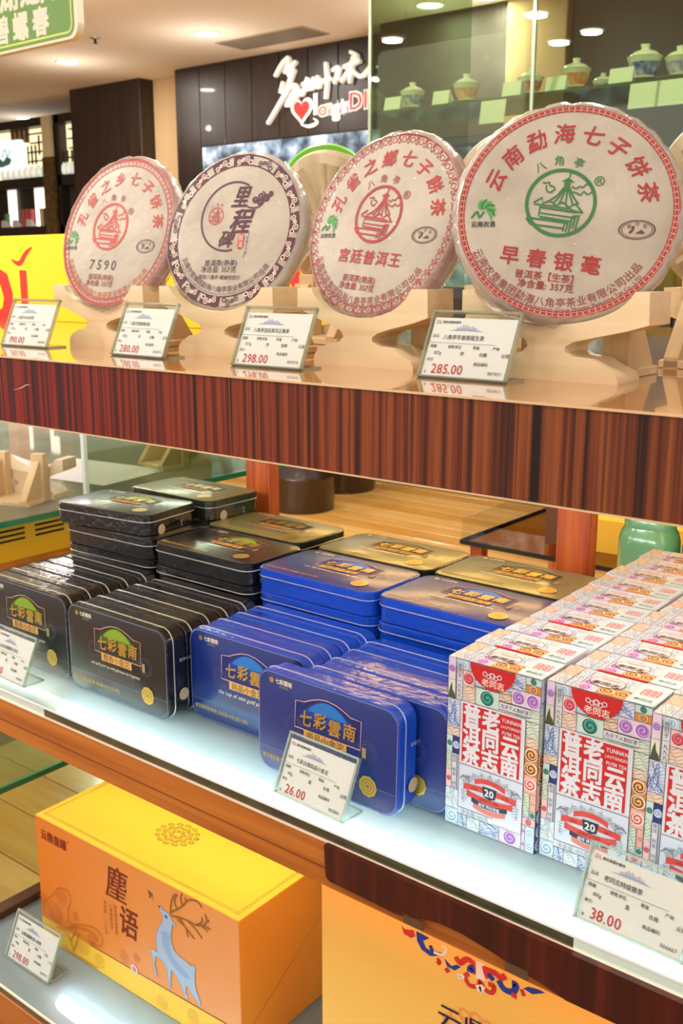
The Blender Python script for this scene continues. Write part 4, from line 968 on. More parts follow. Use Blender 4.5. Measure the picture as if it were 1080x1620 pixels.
# ------------------------------------------------------------------ gift boxes on the bottom shelf
def deer_box():
    W, Dp, Hh = .4215, .185, .2075
    t = thing('gift_box', 'orange-yellow gift box with a leaping pale blue deer', 'gift box', (-1.231, .797, ZB + .0004), (0, 0, rad(.6)))
    side = mat('box_orange', 'f0962e', .5)
    # front card: uneven light painted into its colour, deep orange to peach
    m = bpy.data.materials.new('box_front'); m.use_nodes = True; nt = m.node_tree; b = nt.nodes['Principled BSDF']; b.inputs['Roughness'].default_value = .45
    tc = nt.nodes.new('ShaderNodeTexCoord'); mp = nt.nodes.new('ShaderNodeMapping'); gr = nt.nodes.new('ShaderNodeTexGradient'); r = nt.nodes.new('ShaderNodeValToRGB')
    mp.inputs['Rotation'].default_value = (0, rad(35), 0); mp.inputs['Scale'].default_value = (2.2, 1, 1)
    r.color_ramp.elements[0].color = (*lin('e27d12'), 1); r.color_ramp.elements[1].color = (*lin('eda866'), 1)
    nt.links.new(tc.outputs['Object'], mp.inputs[0]); nt.links.new(mp.outputs[0], gr.inputs[0]); nt.links.new(gr.outputs[0], r.inputs[0]); nt.links.new(r.outputs[0], b.inputs['Base Color'])
    bb = link('box_body', MB().bevbox(0, W, 0, Dp, 0, Hh, .0008).me('box_body', side), t)
    A = Art(); cx, cz = W / 2 + .0, .1
    A.rect(.0006, W - .0006, .0006, Hh - .0006, m, 0)
    yl = ink('f6c93e')  # lower strip: LED glow from the shelf painted in as yellow
    A.poly([(.0006, .0006), (W - .0006, .0006), (W - .0006, .0445), (.12, .0365), (.0006, .0365)], yl, 1)
    A.line([(.115, .0365), (W - .001, .046)], .0014, ink('7a3a12'), 2)
    Q = lambda pts: [(a + .2110, b + .1004) for a, b in pts]
    br = ink('7c2a12'); dk = ink('8a3414')
    deer = [(0.0616, 0.0662), (0.0653, 0.0694), (0.0692, 0.0641), (0.0779, 0.0642), (0.0846, 0.0597), (0.0868, 0.0558), (0.0944, 0.0502), (0.0919, 0.048), (0.0865, 0.0504), (0.0861, 0.043), (0.083, 0.0323), (0.0835, 0.0218), (0.0888, 0.0108), (0.0989, 0.006), (0.1108, 0.0049), (0.1192, 0.0022), (0.1278, 0.0055), (0.1292, 0.0003), (0.1271, -0.0087), (0.1271, -0.0221), (0.1287, -0.0321), (0.1349, -0.0424), (0.1369, -0.0517), (0.1324, -0.0534), (0.1294, -0.0466), (0.1204, -0.0416), (0.1123, -0.0348), (0.1089, -0.0337), (0.1082, -0.0463), (0.1123, -0.0484), (0.1106, -0.0541), (0.106, -0.0556), (0.1047, -0.048), (0.0983, -0.0389), (0.0935, -0.0304), (0.0868, -0.0254), (0.081, -0.0227), (0.0793, -0.0345), (0.0779, -0.0531), (0.0743, -0.0543), (0.0744, -0.0396), (0.071, -0.0248), (0.066, -0.0189), (0.0608, -0.0159), (0.0501, -0.0154), (0.0475, -0.0276), (0.051, -0.0412), (0.0518, -0.0464), (0.0474, -0.0477), (0.0461, -0.0339), (0.0427, -0.0189), (0.0395, -0.0107), (0.0452, -0.0066), (0.0542, -0.008), (0.0528, 0.0051), (0.0541, 0.0207), (0.0604, 0.0356), (0.0682, 0.0471), (0.0687, 0.0554), (0.0637, 0.0607)]
    A.poly(Q(deer), ink('a9c3e0'), 3); A.line(Q(deer), .0007, ink('7d97bd'), 4, True)
    A.poly(Q([(.064, .03), (.075, .034), (.081, .028), (.080, .012), (.084, .0), (.096, -.008), (.110, -.012), (.118, -.02), (.108, -.022), (.092, -.018), (.078, -.008), (.066, .008)]), ink('8fb0dc'), 4)
    A.poly(Q([(.072, .0585), (.077, .0585), (.078, .055), (.074, .0545)]), ink('2f4a55'), 5); A.disc(*Q([(.0625, .0665)])[0], .0016, ink('2a2a2a'), 5, 10)
    for l in [[(0.0848, 0.0637), (0.0847, 0.0729), (0.0879, 0.0875), (0.0954, 0.0998)], [(0.0851, 0.0678), (0.0976, 0.0772), (0.1083, 0.087), (0.119, 0.0993), (0.1327, 0.105), (0.1409, 0.104), (0.1448, 0.0993)], [(0.0976, 0.078), (0.093, 0.087), (0.0988, 0.0999)], [(0.1076, 0.0867), (0.1055, 0.0975), (0.1086, 0.1053)], [(0.1162, 0.0963), (0.1135, 0.1021)], [(0.0865, 0.0626), (0.1004, 0.0666), (0.1175, 0.0688), (0.1325, 0.0689), (0.1475, 0.0742), (0.1605, 0.0743)], [(0.1475, 0.0742), (0.1532, 0.0844), (0.1509, 0.0929)], [(0.1524, 0.0815), (0.1584, 0.0868)], [(0.1325, 0.0689), (0.1437, 0.0777), (0.1448, 0.0859)], [(0.1004, 0.0666), (0.1134, 0.0552), (0.1162, 0.0441)], [(0.0968, 0.0623), (0.1102, 0.0577), (0.1291, 0.0465)], [(0.1174, 0.0682), (0.1322, 0.0622), (0.144, 0.0537)], [(0.1441, 0.0722), (0.1554, 0.0687)]]:
        A.curve(Q(l), .0024, ink('97601f'), 4, 5)
    x, y = Q([(-.026, .064)])[0]; A.ch('麈', x, y, .058, br, 3, .011, 0, .82, .1)
    x, y = Q([(-.004, .012)])[0]; A.ch('语', x, y, .050, br, 3, .013, 0, .82, .1)
    x, y = Q([(.045, .0775)])[0]; A.curve([(x - .004, y + .006), (x, y), (x - .003, y - .006)], .003, ink('4a3a20'), 3, 4, True); A.curve([(x + .003, y + .005), (x + .002, y - .001), (x + .006, y - .006)], .0026, ink('8c8a60'), 3, 4, True); A.curve([(x - .005, y + .001), (x + .005, y + .002)], .002, ink('6a5430'), 3, 4)
    for (a, b), tx in (((-.0545, .024), '净含量:168克'), ((-.042, .0235), '小青柑普洱茶'), ((-.0315, .0265), '陈皮普洱熟茶香')):
        x, y = Q([(a, b)])[0]; A.vtext(tx, x, y, .0064, ink('a0541e'), 3, 0, 1.08)
        A.line([(x - .0045, y + .006), (x - .0045, y - .048)], .0004, ink('b5682a'), 3)
    x, y = Q([(-.199, .088)])[0]
    A.text('云鼎皇罐', .012, .1815, .0175, ink('8a2a14'), 3, .02, 'l', sx=.88); A.text('®', .076, .190, .006, ink('8a2a14'), 3, 0, 'l')
    gc = ink('c46a16')
    for (a, b), r_, tn, d in (((-.1774, -.0414), .021, 3, 1), ((-.1567, -.0088), .0165, 3, -1), ((-.202, -.0316), .012, 2.5, 1), ((-.1139, -.0717), .018, 3, 1), ((-.0752, -.0798), .014, 2.6, -1), ((-.0891, -.0522), .012, 2.2, -1), ((-.1249, -.0294), .009, 2, -1), ((-.0176, -.0481), .012, 2.2, 1), ((.0105, -.0373), .008, 2, -1), ((.06, -.085), .013, 2.4, 1), ((.12, -.075), .013, 2.4, -1), ((.18, -.07), .012, 2.4, 1)):
        x, y = Q([(a, b)])[0]; A.spiral(x, max(y, r_ * .9 + .002), r_ * .9, tn, .0009, gc if b > -.06 and a < .05 else ink('dda23c'), 5, 1.2, d)
    for l in [[(-0.1363, -0.0085), (-0.1453, -0.0312), (-0.1402, -0.0479), (-0.1194, -0.0411), (-0.0856, -0.0308), (-0.0669, -0.0387), (-0.0698, -0.0539), (-0.0881, -0.0599), (-0.1011, -0.0588)], [(-0.1481, -0.0585), (-0.1198, -0.046), (-0.093, -0.0411), (-0.0771, -0.0456), (-0.0845, -0.056), (-0.0945, -0.0582)], [(-0.205, -0.0517), (-0.2037, -0.0366), (-0.1859, -0.0222), (-0.1778, -0.0117), (-0.1625, 0.0018), (-0.1417, 0.0057), (-0.1361, -0.006)], [(-0.1768, -0.0689), (-0.1557, -0.0667), (-0.1431, -0.0779), (-0.1377, -0.0922)], [(-0.1622, -0.0942), (-0.1384, -0.098), (-0.1114, -0.0972), (-0.0816, -0.0969)], [(-0.1273, -0.0541), (-0.1431, -0.0779)], [(-0.1207, -0.0559), (-0.1294, -0.0764), (-0.1379, -0.0947)]]:
        A.curve(Q(l), .0009, gc, 5, 5); A.curve([(a + .003, b + .0028) for a, b in Q(l)], .0007, gc, 5, 5)
    A.disc(.2145, .0425, .0075, ink('e9c9c9'), 6, 18); A.disc(.2145, .0425, .004, ink('c08a92'), 7, 14)
    link('front_print', A.me('front_print', (0, 0, 0), **XZ), bb)
    C = Art(); C.rect(.0006, W - .0006, .0006, Dp - .0006, ink('f2cf3c'), 0)  # yellow top: same card as the front, brighter light painted in
    key = ink('8a6a1a'); kz = 1
    def greek(x, y, ux, uy, n, s_):
        vx, vy = -uy, ux
        for i in range(n):
            bx, by = x + ux * i * s_ * 1.25, y + uy * i * s_ * 1.25
            pts = [(0, 0), (0, 1), (1, 1), (1, .3), (.45, .3), (.45, .65)]
            C.line([(bx + ux * a * s_ + vx * b * s_, by + uy * a * s_ + vy * b * s_) for a, b in pts], s_ * .13, key, kz)
    ins = .0085; s_ = .0052
    greek(ins, ins, 1, 0, int((W - 2 * ins) / (s_ * 1.25)), s_)
    greek(W - ins, ins, 0, 1, int((Dp - 2 * ins) / (s_ * 1.25)), s_)
    greek(ins + s_, ins, 0, 1, int((Dp - 2 * ins) / (s_ * 1.25)), s_)
    greek(ins, Dp - ins - s_, 1, 0, int((W - 2 * ins) / (s_ * 1.25)), s_)
    for rr, n, q in ((.009, 6, .006), (.020, 10, .0065), (.031, 14, .006)):
        for i in range(n):
            a = 2 * pi * i / n + rr * 40; x, y = W / 2 + rr * cos(a), Dp / 2 + rr * .8 * sin(a)
            C.ring(x, y, q * .35, q * .55, ink('9a5a1c'), 1, n=12, sy=.7); C.ring(x, y, q * .75, q * .95, ink('8a4a18'), 1, math.degrees(a) - 130, math.degrees(a) + 130, 20, .7)
    link('lid_print', C.me('lid_print', (0, 0, Hh)), bb)
    E = Art(); E.line([(.0, .030), (Dp, .145)], .0011, ink('c9721c'), 0)
    link('flap_seam', E.me('flap_seam', (W, 0, 0), (0, 1, 0), (0, 0, 1)), bb)
deer_box()
def scroll_box():
    W, Dp, Hh = .43, .17, .345
    t = thing('gift_box', 'golden gift box with red and blue scroll ornament', 'gift box', (-.673, .8, ZB + .0004))
    bb = link('box_body', MB().bevbox(0, W, 0, Dp, 0, Hh, .0008).me('box_body', mat('box_gold', 'f8c860', .45)), t)
    A = Art(); bl = ink('1c3aa0'); rd = ink('d0302c'); wh = ink('f2ead8')
    o = (.043, .100)
    Q = lambda p: [(a + o[0], b + o[1]) for a, b in p]
    shapes = [(bl, 0, [(0.089, 0.2148), (0.0903, 0.2037), (0.0962, 0.1957), (0.1075, 0.193), (0.1163, 0.1971), (0.1096, 0.1997), (0.1017, 0.2003), (0.0982, 0.2072), (0.1059, 0.2139), (0.098, 0.2146)]),
        (rd, 0, [(0.0695, 0.2136), (0.0741, 0.2103), (0.0856, 0.2143), (0.088, 0.2079), (0.0823, 0.2033), (0.0731, 0.2045)]), (bl, .003, [(0.1072, 0.206), (0.1118, 0.1997), (0.1228, 0.2016)]), (wh, .0022, [(.1118, .1997), (0.1228, 0.2016), (0.1269, 0.2109), (0.1215, 0.2115)]),
        (bl, 0, [(0.1251, 0.1985), (0.1286, 0.1906), (0.1384, 0.19), (0.1457, 0.1977), (0.1403, 0.1983), (0.134, 0.1932)]), (rd, .0042, [(0.139, 0.207), (0.1445, 0.2023), (0.1527, 0.2104), (0.1613, 0.2082), (0.1637, 0.197)]), (bl, .004, [(0.1531, 0.2002), (0.1594, 0.2001), (0.1571, 0.2062)]),
        (wh, .007, [(0.168, 0.214), (0.1690, 0.204), (0.169, 0.194)]), (rd, .0042, [(0.1736, 0.212), (0.175, .206), (0.1782, 0.1998)]), (rd, .0045, [(0.1758, 0.2089), (0.186, 0.2097), (0.1922, 0.2076), (0.198, 0.2124)]), (bl, .004, [(0.178, 0.2059), (0.1843, 0.2007)]),
        (bl, .0046, [(0.1903, 0.2036), (0.1967, 0.1966), (0.2066, 0.1984), (0.2102, 0.2073), (0.2052, 0.2078)]), (bl, 0, [(0.2181, 0.2081), (0.2279, 0.206), (0.2419, 0.2145), (0.2333, 0.2146), (0.2238, 0.2125)]), (rd, .0034, [(.1558, .1945), (0.1513, 0.1899), (0.1558, 0.1817), (0.1663, 0.1847), (0.1691, 0.1923), (0.1746, 0.1857), (0.1829, 0.1856), (0.1856, 0.1942), (0.1785, 0.1937)]),
        (wh, .003, [(0.1503, 0.1874), (0.1439, 0.1874), (0.1451, 0.1827)]), (wh, .004, [(0.1662, 0.1867), (0.1695, 0.1811), (0.1724, 0.1887)]), (rd, .003, [(0.1164, 0.1944), (0.1198, 0.1917), (0.1165, 0.1881)]), (rd, .004, [(0.1276, 0.188), (0.131, 0.1844)]), (rd, .004, [(0.2087, 0.1974), (0.2079, 0.192)]), (rd, .003, [(0.2162, 0.2062), (0.2194, 0.1997)])]
    for m, w_, p in shapes:
        if w_ == 0: A.poly(Q(p), m, 0)
        else: A.curve(Q(p), w_ * 1.5, m, 1, 5)
    lx, ly = .165 + o[0], .118 + o[1]
    for i in range(7):
        a = rad(20 + i * 23.3); h_ = .034
        A.curve([(lx + .010 * cos(a), ly + .006 * sin(a)), (lx + .03 * cos(a + .25), ly + .026 * sin(a + .25)), (lx + h_ * 1.25 * cos(a), ly + h_ * sin(a)), (lx + .03 * cos(a - .25), ly + .026 * sin(a - .25)), (lx + .010 * cos(a), ly + .006 * sin(a))], .003, ink('eea054'), 0, 5)
    A.text('云鼎皇罐', .118 + o[0], .128 + o[1], .036, ink('1d1440'), 2, .008, 'l', sx=.88, rot=0)
    link('front_print', A.me('front_print', (0, 0, 0), **XZ), bb)
scroll_box()

# ------------------------------------------------------------------ behind the island
# yellow sign board lying behind the cakes
t = thing('sign_board', 'bright yellow sign board with red lettering behind the cake stands', 'sign', (0, 1.36, 0))
bp = link('board_panel', MB().bevbox(-2.75, -1.09, 0, .012, ZT, H + .077, .001).me('board_panel', mat('sign_yellow', 'f7d417', .4)), t)
rd = ink('e0261a')
for c_, x, z, sz, b_ in (('D', -2.10, -.05, .19, .04), ('I', -1.99, -.045, .135, .05), ('N', -1.66, -.045, .14, .03), ('A', -1.2, -.03, .16, .03)):
    A = Art(); A.ch(c_, x, H + z, sz, rd, 0, b_); link('letter', A.me('letter', **XZ), bp)
A = Art(); A.curve([(-2.03, H + .026), (-2.0, H + .018), (-1.975, H + .038), (-1.95, H + .052)], .013, rd, 0, 6, True); link('tone_mark', A.me('tone_mark', **XZ), bp)
# neighbouring bay: glass shelf with stands, yellow slotted box
nb = thing('glass_bay', 'neighbouring green-edged glass shelving with panes beyond the black tins', 'display shelf', (0, 0, 0))
ZN = H - .465
link('glass_shelf', MB().box(-3.2, -1.70, .95, 2.1, ZN - .012, ZN).me('glass_shelf', glass('bay_glass', 'd6e6d6', .05, .0, .9, .4, 'eef6ec')), nb)  # milky white stands in for the glare on this glass
link('shelf_edge', MB().box(-1.70, -1.693, .95, 2.1, ZN - .012, ZN).me('shelf_edge', M_green), nb)
link('glass_shelf', MB().box(-3.2, -1.70, .95, 2.1, ZB - .012, ZB).me('glass_shelf', glass('bay_glass_clear', 'e6f2e6', .01, .0, .6)), nb)
link('shelf_edge', MB().box(-1.70, -1.691, .95, 2.1, ZB - .012, ZB).me('shelf_edge', M_green), nb)
link('glass_pane', MB().box(-1.706, -1.70, 1.28, 2.1, ZN + .001, ZT - .04).me('glass_pane', M_pane), nb)
for y in (1.28, 2.1): link('pane_edge', MB().box(-1.709, -1.699, y - .004, y + .004, ZN + .001, ZT - .04).me('pane_edge', M_edgew), nb)
for x, y in ((-3.15, 1.0), (-3.15, 2.05)): link('post', MB().bevbox(x, x + .05, y, y + .05, 0, ZT - .04, .001).me('post', M_post), nb)
stand(-1.86, 1.28, rad(200), 'pale wooden stand on the neighbouring glass shelf, nearest its pane', ZN, 'stands on the neighbouring glass shelf')
stand(-2.12, 1.26, rad(190), 'pale wooden stand on the neighbouring glass shelf, holding a silvery cake', ZN, 'stands on the neighbouring glass shelf')
stand(-1.88, 1.75, rad(170), 'pale wooden stand on the neighbouring glass shelf, behind the pane edge', ZN, 'stands on the neighbouring glass shelf')
t = rear_cake(-2.12, 1.20, 0, 15, -16, 'silvery wrapped tea cake back on the neighbouring glass shelf', True, None)
t.matrix_world = Matrix.Translation((-2.12, 1.19, ZN + .168)) @ cake_frame(20, -16)
for x, y, a, l in ((-1.98, 1.50, 8, 'white paper sheet lying on the green-edged glass shelf by the pane'), (-2.3, 1.40, -12, 'white paper sheet lying on the green-edged glass shelf under the silvery cake')):
    tag(link('paper_sheet', MB().box(-.15, .15, -.11, .11, 0, .0006).me('paper_sheet', mat('card_white', 'd2d0d2', .6)), None, (x, y, ZN + .0002), (0, 0, rad(a))), l, 'paper')
yb = thing('slotted_box', 'yellow box with dark vent slots beneath the green-edged glass shelf', 'box', (-1.775, .95, ZM + .0))
link('box_body', MB().bevbox(-.6, 0, 0, .55, 0, .094, .002).me('box_body', mat('slot_yellow', 'ffd22e', .5)), yb)
for g0 in (.06, .155, .25, .345):
    for i in range(4): link('vent_slot', MB().box(-.001, .0006, g0, g0 + .07, .042 + i * .0105, .0465 + i * .0105).me('vent_slot', mat('slot_dark', '3a2408', .7)), yb)
link('glass_shelf', MB().box(-2.4, -1.77, .95, 1.52, ZM - .012, ZM - .0005).me('glass_shelf', MATS['bay_glass']), nb)
# dark drums on the far floor
for x, y, r, h, l in ((-3.86, 4.43, .19, .62, 'dark brown drum standing on the floor beyond the wooden post'), (-4.02, 5.02, .20, .55, 'dark drum standing on the floor, partly behind the fascia')):
    t = thing('drum', l, 'drum', (x, y, 0))
    link('drum_body', auto_smooth(MB().lathe([(.001, 0), (r * .95, 0), (r, .02), (r, h * .3), (r * 1.03, h * .32), (r, h * .34), (r, h * .66), (r * 1.03, h * .68), (r, h * .7), (r, h - .02), (r * .9, h), (.001, h)], 40).me('drum_body', mat('drum_brown', '2b170d', .35, coat=.3))), t)
# low glass table with a yellow box, and two green canisters
t = thing('glass_table', 'low dark-edged glass table beyond the right-hand post', 'table', (-1.62, 2.6, 0))
zt = H - .80
link('table_top', MB().box(0, .62, 0, .6, zt - .012, zt).me('table_top', glass('smoked_glass', 'd2bc8c', .01, 0, .4)), t)
link('top_edge', MB().box(-.003, .623, -.004, 0, zt - .013, zt + .001).box(-.004, 0, 0, .6, zt - .013, zt + .001).me('top_edge', mat('edge_black', '18140e', .2)), t)
link('side_pane', MB().box(0, .004, 0, .6, zt, zt + .07).me('side_pane', M_clear), t)
for x, y in ((.02, .02), (.56, .02), (.02, .54), (.56, .54)): link('leg', MB().bevbox(x, x + .04, y, y + .04, 0, zt - .013, .001).me('leg', M_post), t)
t = thing('gift_box', 'plain yellow carton with dark end on the low glass table', 'gift box', (-1.40, 2.72, zt + .0004), (0, 0, rad(3)))
link('box_body', MB().bevbox(.08, .46, 0, .3, 0, .10, .001).me('box_body', mat('carton_yellow', 'd8a92a', .5)), t)
link('box_end', MB().bevbox(0, .08, .0, .3, 0, .15, .001).me('box_end', mat('carton_brown', '5d3413', .5)), t)
M_can = mat('canister_green', '7cc49a', .25, .1, coat=.8)
cz = thing('canister_stool', 'wooden stool under the green canisters', 'stool', (-.70, 1.80, 0))
link('seat', MB().bevbox(-.1, .32, -.1, .1, H - .66, H - .64, .002).me('seat', M_rail), cz)
for x, y in ((-.09, -.09), (.28, -.09), (-.09, .06), (.28, .06)): link('leg', MB().bevbox(x, x + .03, y, y + .03, 0, H - .66, .001).me('leg', M_rail), cz)
for x, l in ((-.711, 'green metal canister nearest the wooden post'), (-.59, 'green metal canister cut by the photo edge')):
    t = thing('canister', l, 'canister', (x, 1.80, H - .64), group='green canisters behind the tea boxes')
    link('canister_body', auto_smooth(MB().lathe([(.001, 0), (.054, 0), (.056, .003), (.056, .155), (.052, .17), (.045, .182), (.045, .183)], 40).me('canister_body', M_can), 50), t)
    link('canister_lid', auto_smooth(MB().lathe([(.047, .182), (.047, .2), (.044, .204), (.001, .205)], 32).me('canister_lid', M_can), 40), t)

# ------------------------------------------------------------------ far background
# lettering and mural on the sign wall
t = thing('wall_sign', 'white brush-script shop sign on the dark panelled wall', 'sign', (0, 0, 0))
SK = 1.166                                   # sign size
sx0, sz0, yS = -3.6 * SK, H + .7 * SK, WY - .0
strokes = [[(-0.443, 0.457), (-0.491, 0.427), (-0.548, 0.367)], [(-0.443, 0.454), (-0.449, 0.411), (-0.479, 0.376)], [(-0.39, 0.429), (-0.445, 0.383), (-0.426, 0.343)], [(-0.485, 0.333), (-0.509, 0.274)], [(-0.401, 0.389), (-0.437, 0.333), (-0.462, 0.281), (-0.609, 0.121)], [(-0.462, 0.292), (-0.387, 0.301), (-0.463, 0.203), (-0.369, 0.255)], [(-0.391, 0.296), (-0.341, 0.247)], [(-0.349, 0.302), (-0.288, 0.312)], [(-0.306, 0.336), (-0.338, 0.261)], [(-0.318, 0.274), (-0.273, 0.283)], [(-0.261, 0.333), (-0.284, 0.266)], [(-0.234, 0.338), (-0.246, 0.27)], [(-0.269, 0.299), (-0.139, 0.312)], [(-0.179, 0.398), (-0.169, 0.315), (-0.179, 0.213)], [(-0.219, 0.313), (-0.228, 0.271)], [(-0.135, 0.351), (-0.087, 0.359), (-0.12, 0.284)], [(-0.113, 0.306), (-0.087, 0.312)], [(-0.012, 0.431), (0.033, 0.401), (-0.019, 0.367)], [(-0.058, 0.359), (0.056, 0.379)], [(0.009, 0.406), (-0.015, 0.275)], [(-0.012, 0.348), (-0.072, 0.287)], [(-0.005, 0.345), (0.062, 0.3), (0.125, 0.338), (0.094, 0.301)]]
M_sign = mat('sign_white', 'f3eee4', .4, emit='fff4e4', estr=.25)
for i, st in enumerate(strokes):
    q = spline([(a * SK, b * SK) for a, b in st], 5); w_ = .026 if i != 4 else .028
    n = len(q); L = []; Rr = []
    for j, (x, y) in enumerate(q):
        a, b = q[max(0, j - 1)], q[min(n - 1, j + 1)]; d = math.hypot(b[0] - a[0], b[1] - a[1]) or 1
        nx, ny = -(b[1] - a[1]) / d * w_ / 2, (b[0] - a[0]) / d * w_ / 2
        f_ = .55 + .45 * sin(pi * (j + 1) / (n + 1)); L.append((x + nx * f_, y + ny * f_)); Rr.append((x - nx * f_, y - ny * f_))
    link('brush_stroke', MB().prism(L + Rr[::-1], lambda u, v, tt: (sx0 + u, tt, sz0 + v), yS - .03, yS + .0).me('brush_stroke', M_sign), t)
t = thing('heart_logo', 'red heart logo with coloured letters under the brush script', 'sign', (0, 0, 0))
A = Art(); Art.L = .003
def heart(cx, cy, r): return [(cx + r * (16 * sin(a) ** 3) / 16 , cy + r * (13 * cos(a) - 5 * cos(2 * a) - 2 * cos(3 * a) - cos(4 * a)) / 16) for a in [2 * pi * i / 40 for i in range(40)]]
A.poly(heart(-.362, .175, .082), M_sign, 0); A.poly(heart(-.362, .176, .058), ink('e01f1c'), 1)
A.curve([(-.37, .10), (-.31, .085), (-.25, .10), (-.28, .125)], .02, M_sign, 0, 6, True)
for c_, x, y, sz, colr in (('l', -.262, .20, .14, 'e9f2e0'), ('o', -.208, .172, .11, 'e0403c'), ('n', -.165, .176, .11, 'e9b8ac'), ('g', -.112, .168, .11, 'dfe8ea'), ('i', -.072, .172, .10, 'cfc8ee'), ('n', -.036, .176, .10, 'cfc8ee'), ('D', .020, .190, .125, 'e2312c'), ('I', .085, .19, .125, 'e2312c')):
    A.ch(c_, x, y, sz, M_sign, 0, .07); A.ch(c_, x, y, sz, ink(colr), 1, .01)
link('logo_face', A.me('logo_face', (sx0, yS - .006, sz0), (SK, 0, 0), (0, 0, SK)), t); Art.L = .00016
m = bpy.data.materials.new('mural'); m.use_nodes = True; nt = m.node_tree; b = nt.nodes['Principled BSDF']; b.inputs['Roughness'].default_value = .4
tc = nt.nodes.new('ShaderNodeTexCoord'); n1 = nt.nodes.new('ShaderNodeTexNoise'); n1.inputs['Scale'].default_value = 9; n1.inputs['Detail'].default_value = 6; r = nt.nodes.new('ShaderNodeValToRGB')
e = r.color_ramp.elements; e[0].position = .38; e[0].color = (*lin('2a3440'), 1); e[1].position = .66; e[1].color = (*lin('b9c6d2'), 1); e.new(.52).color = (*lin('6c7f93'), 1)
nt.links.new(tc.outputs['Object'], n1.inputs['Vector']); nt.links.new(n1.outputs[0], r.inputs[0]); nt.links.new(r.outputs[0], b.inputs['Base Color']); nt.links.new(r.outputs[0], b.inputs['Emission Color']); b.inputs['Emission Strength'].default_value = .8
t = thing('mural_screen', 'long misty blue landscape screen under the wall sign', 'screen', (0, 0, 0))
link('screen_frame', MB().box(-5.54, -2.2, WY - .03, WY, H - .1, H + .86).me('screen_frame', mat('edge_black', '18140e', .2)), t)
link('screen_face', MB().box(-5.52, -2.22, WY - .036, WY - .0305, H - .08, H + .85).me('screen_face', m), t)
t = thing('round_board', 'lime green round board peeking above the yellowish cake back', 'sign', (-1.49, 1.8, ZT + .0005), (0, 0, rad(38)))
link('board_disc', MB().lathe([(.001, .006), (.098, .006), (.102, 0), (.098, -.012), (.001, -.012)], 64, (0, 0, .272), axis='y').me('board_disc', mat('lime', '62b626', .4)), t)
link('board_foot', MB().bevbox(-.05, .05, -.04, .04, 0, .010, .002).bevbox(-.012, .012, .013, .023, .01, .24, .001).me('board_foot', mat('lime', '62b626', .4)), t)
# green hanging sign near the ceiling
t = thing('hanging_sign', 'green hanging sign with pale tea names near the ceiling', 'sign', (0, 1.8, H))
link('sign_panel', MB().prism(rrect(-3.1, -2.318, .590, 1.0, .035), lambda u, v, tt: (u, tt, v), 0, .02).me('sign_panel', mat('sign_cream', 'c2bda6', .4)), t)
A = Art(); A.poly(rrect(-3.09, -2.333, .597, .99, .028), ink('4c7a10'), 0); A.line(rrect(-3.085, -2.343, .607, .985, .02), .005, ink('b4c456'), 1, True)
for c_, x in (('碧', -2.655), ('螺', -2.565), ('春', -2.474)): A.ch(c_, x, .6485, .074, ink('bfc0ac'), 2, .04)
for c_, x in (('西', -2.71), ('湖', -2.612), ('龙', -2.515), ('井', -2.428)): A.ch(c_, x, .735, .090, ink('bfc0ac'), 2, .04)
link('sign_lettering', A.me('sign_lettering', (0, -.0005, 0), **XZ), t)
for x in (-2.95, -2.45): link('hanger_rod', MB().tube((x, .01, 1.0), (x, .01, 1.2), .004).me('hanger_rod', M_chrome), t)
# lit lattice shelving at the far left
YC = 5.6
cb = thing('lattice_shelving', 'dark wooden shelving with a lit lattice back and porcelain', 'shelf', (0, YC, H))
M_cb = mat('cab_dark', '1c120c', .4)
def cpart(name, x0, x1, z0, z1, m, y0=0, y1=.1, label=None):
    o = link(name, MB().box(x0, x1, y0, y1, z0, z1).me(name, m), cb)
    if label: o['label'] = label
lit = mat('lit_cream', 'ead9a8', .5, emit='f3dfae', estr=1.1); litw = mat('lit_white', 'f4f2e8', .5, emit='fff6e4', estr=1.3)
cpart('back_panel', -8.9, -7.12, -1.35, 1.29, M_cb, .1, .13)
for z0, z1 in ((1.215, 1.285), (.715, .80), (.31, .39), (-.1, -.02)): cpart('shelf_board', -8.9, -7.12, z0, z1, M_cb)
for x in (-8.9, -7.76, -7.60, -7.18): cpart('upright', x, x + .05, -1.35, 1.28, M_cb)
cpart('carved_post', -7.76, -7.615, .31, .95, mat('carved_gold', '6a5220', .4, noise='2a2010', nscale=30), -.03, .0); cpart('carved_post', -7.745, -7.625, .95, 1.28, mat('post_cream', 'd9cda0', .5), -.03, .0)
cpart('lit_panel', -8.85, -7.78, .80, 1.21, lit, .08, .095); cpart('lit_panel', -7.55, -6.3, .80, 1.21, lit, .08, .095)
for x0, x1 in ((-8.46, -8.348), (-8.055, -7.80)): cpart('lit_panel', x0, x1, .39, .715, litw, .08, .095)
cpart('dark_panel', -7.55, -7.28, .39, .715, mat('cab_grey', '3c3833', .4), .08, .095)
rn = random.Random(8)
for bx0, bx1 in ((-8.10, -7.80), (-7.54, -7.24)):
    for i in range(5):
        z = .86 + i * .075
        a = bx0 + rn.uniform(0, .06); link('lattice_bar', MB().box(a, bx1 - rn.uniform(0, .06), .055, .068, z, z + .012).me('lattice_bar', M_cb), cb)
    for i in range(5):
        x = bx0 + .01 + i * .056; z = .84 + rn.choice((0, .075, .15)); link('lattice_bar', MB().box(x, x + .012, .055, .068, z, z + .16).me('lattice_bar', M_cb), cb)
for i in range(4): cpart('hanging_slat', -8.31 + i * .07, -8.27 + i * .07, 1.1, 1.215, mat('slat_brown', '5a3a1e', .5), .05, .07)
t = thing('lit_picture', 'small lit landscape picture in the lattice shelving', 'picture', (0, YC + .02, H))
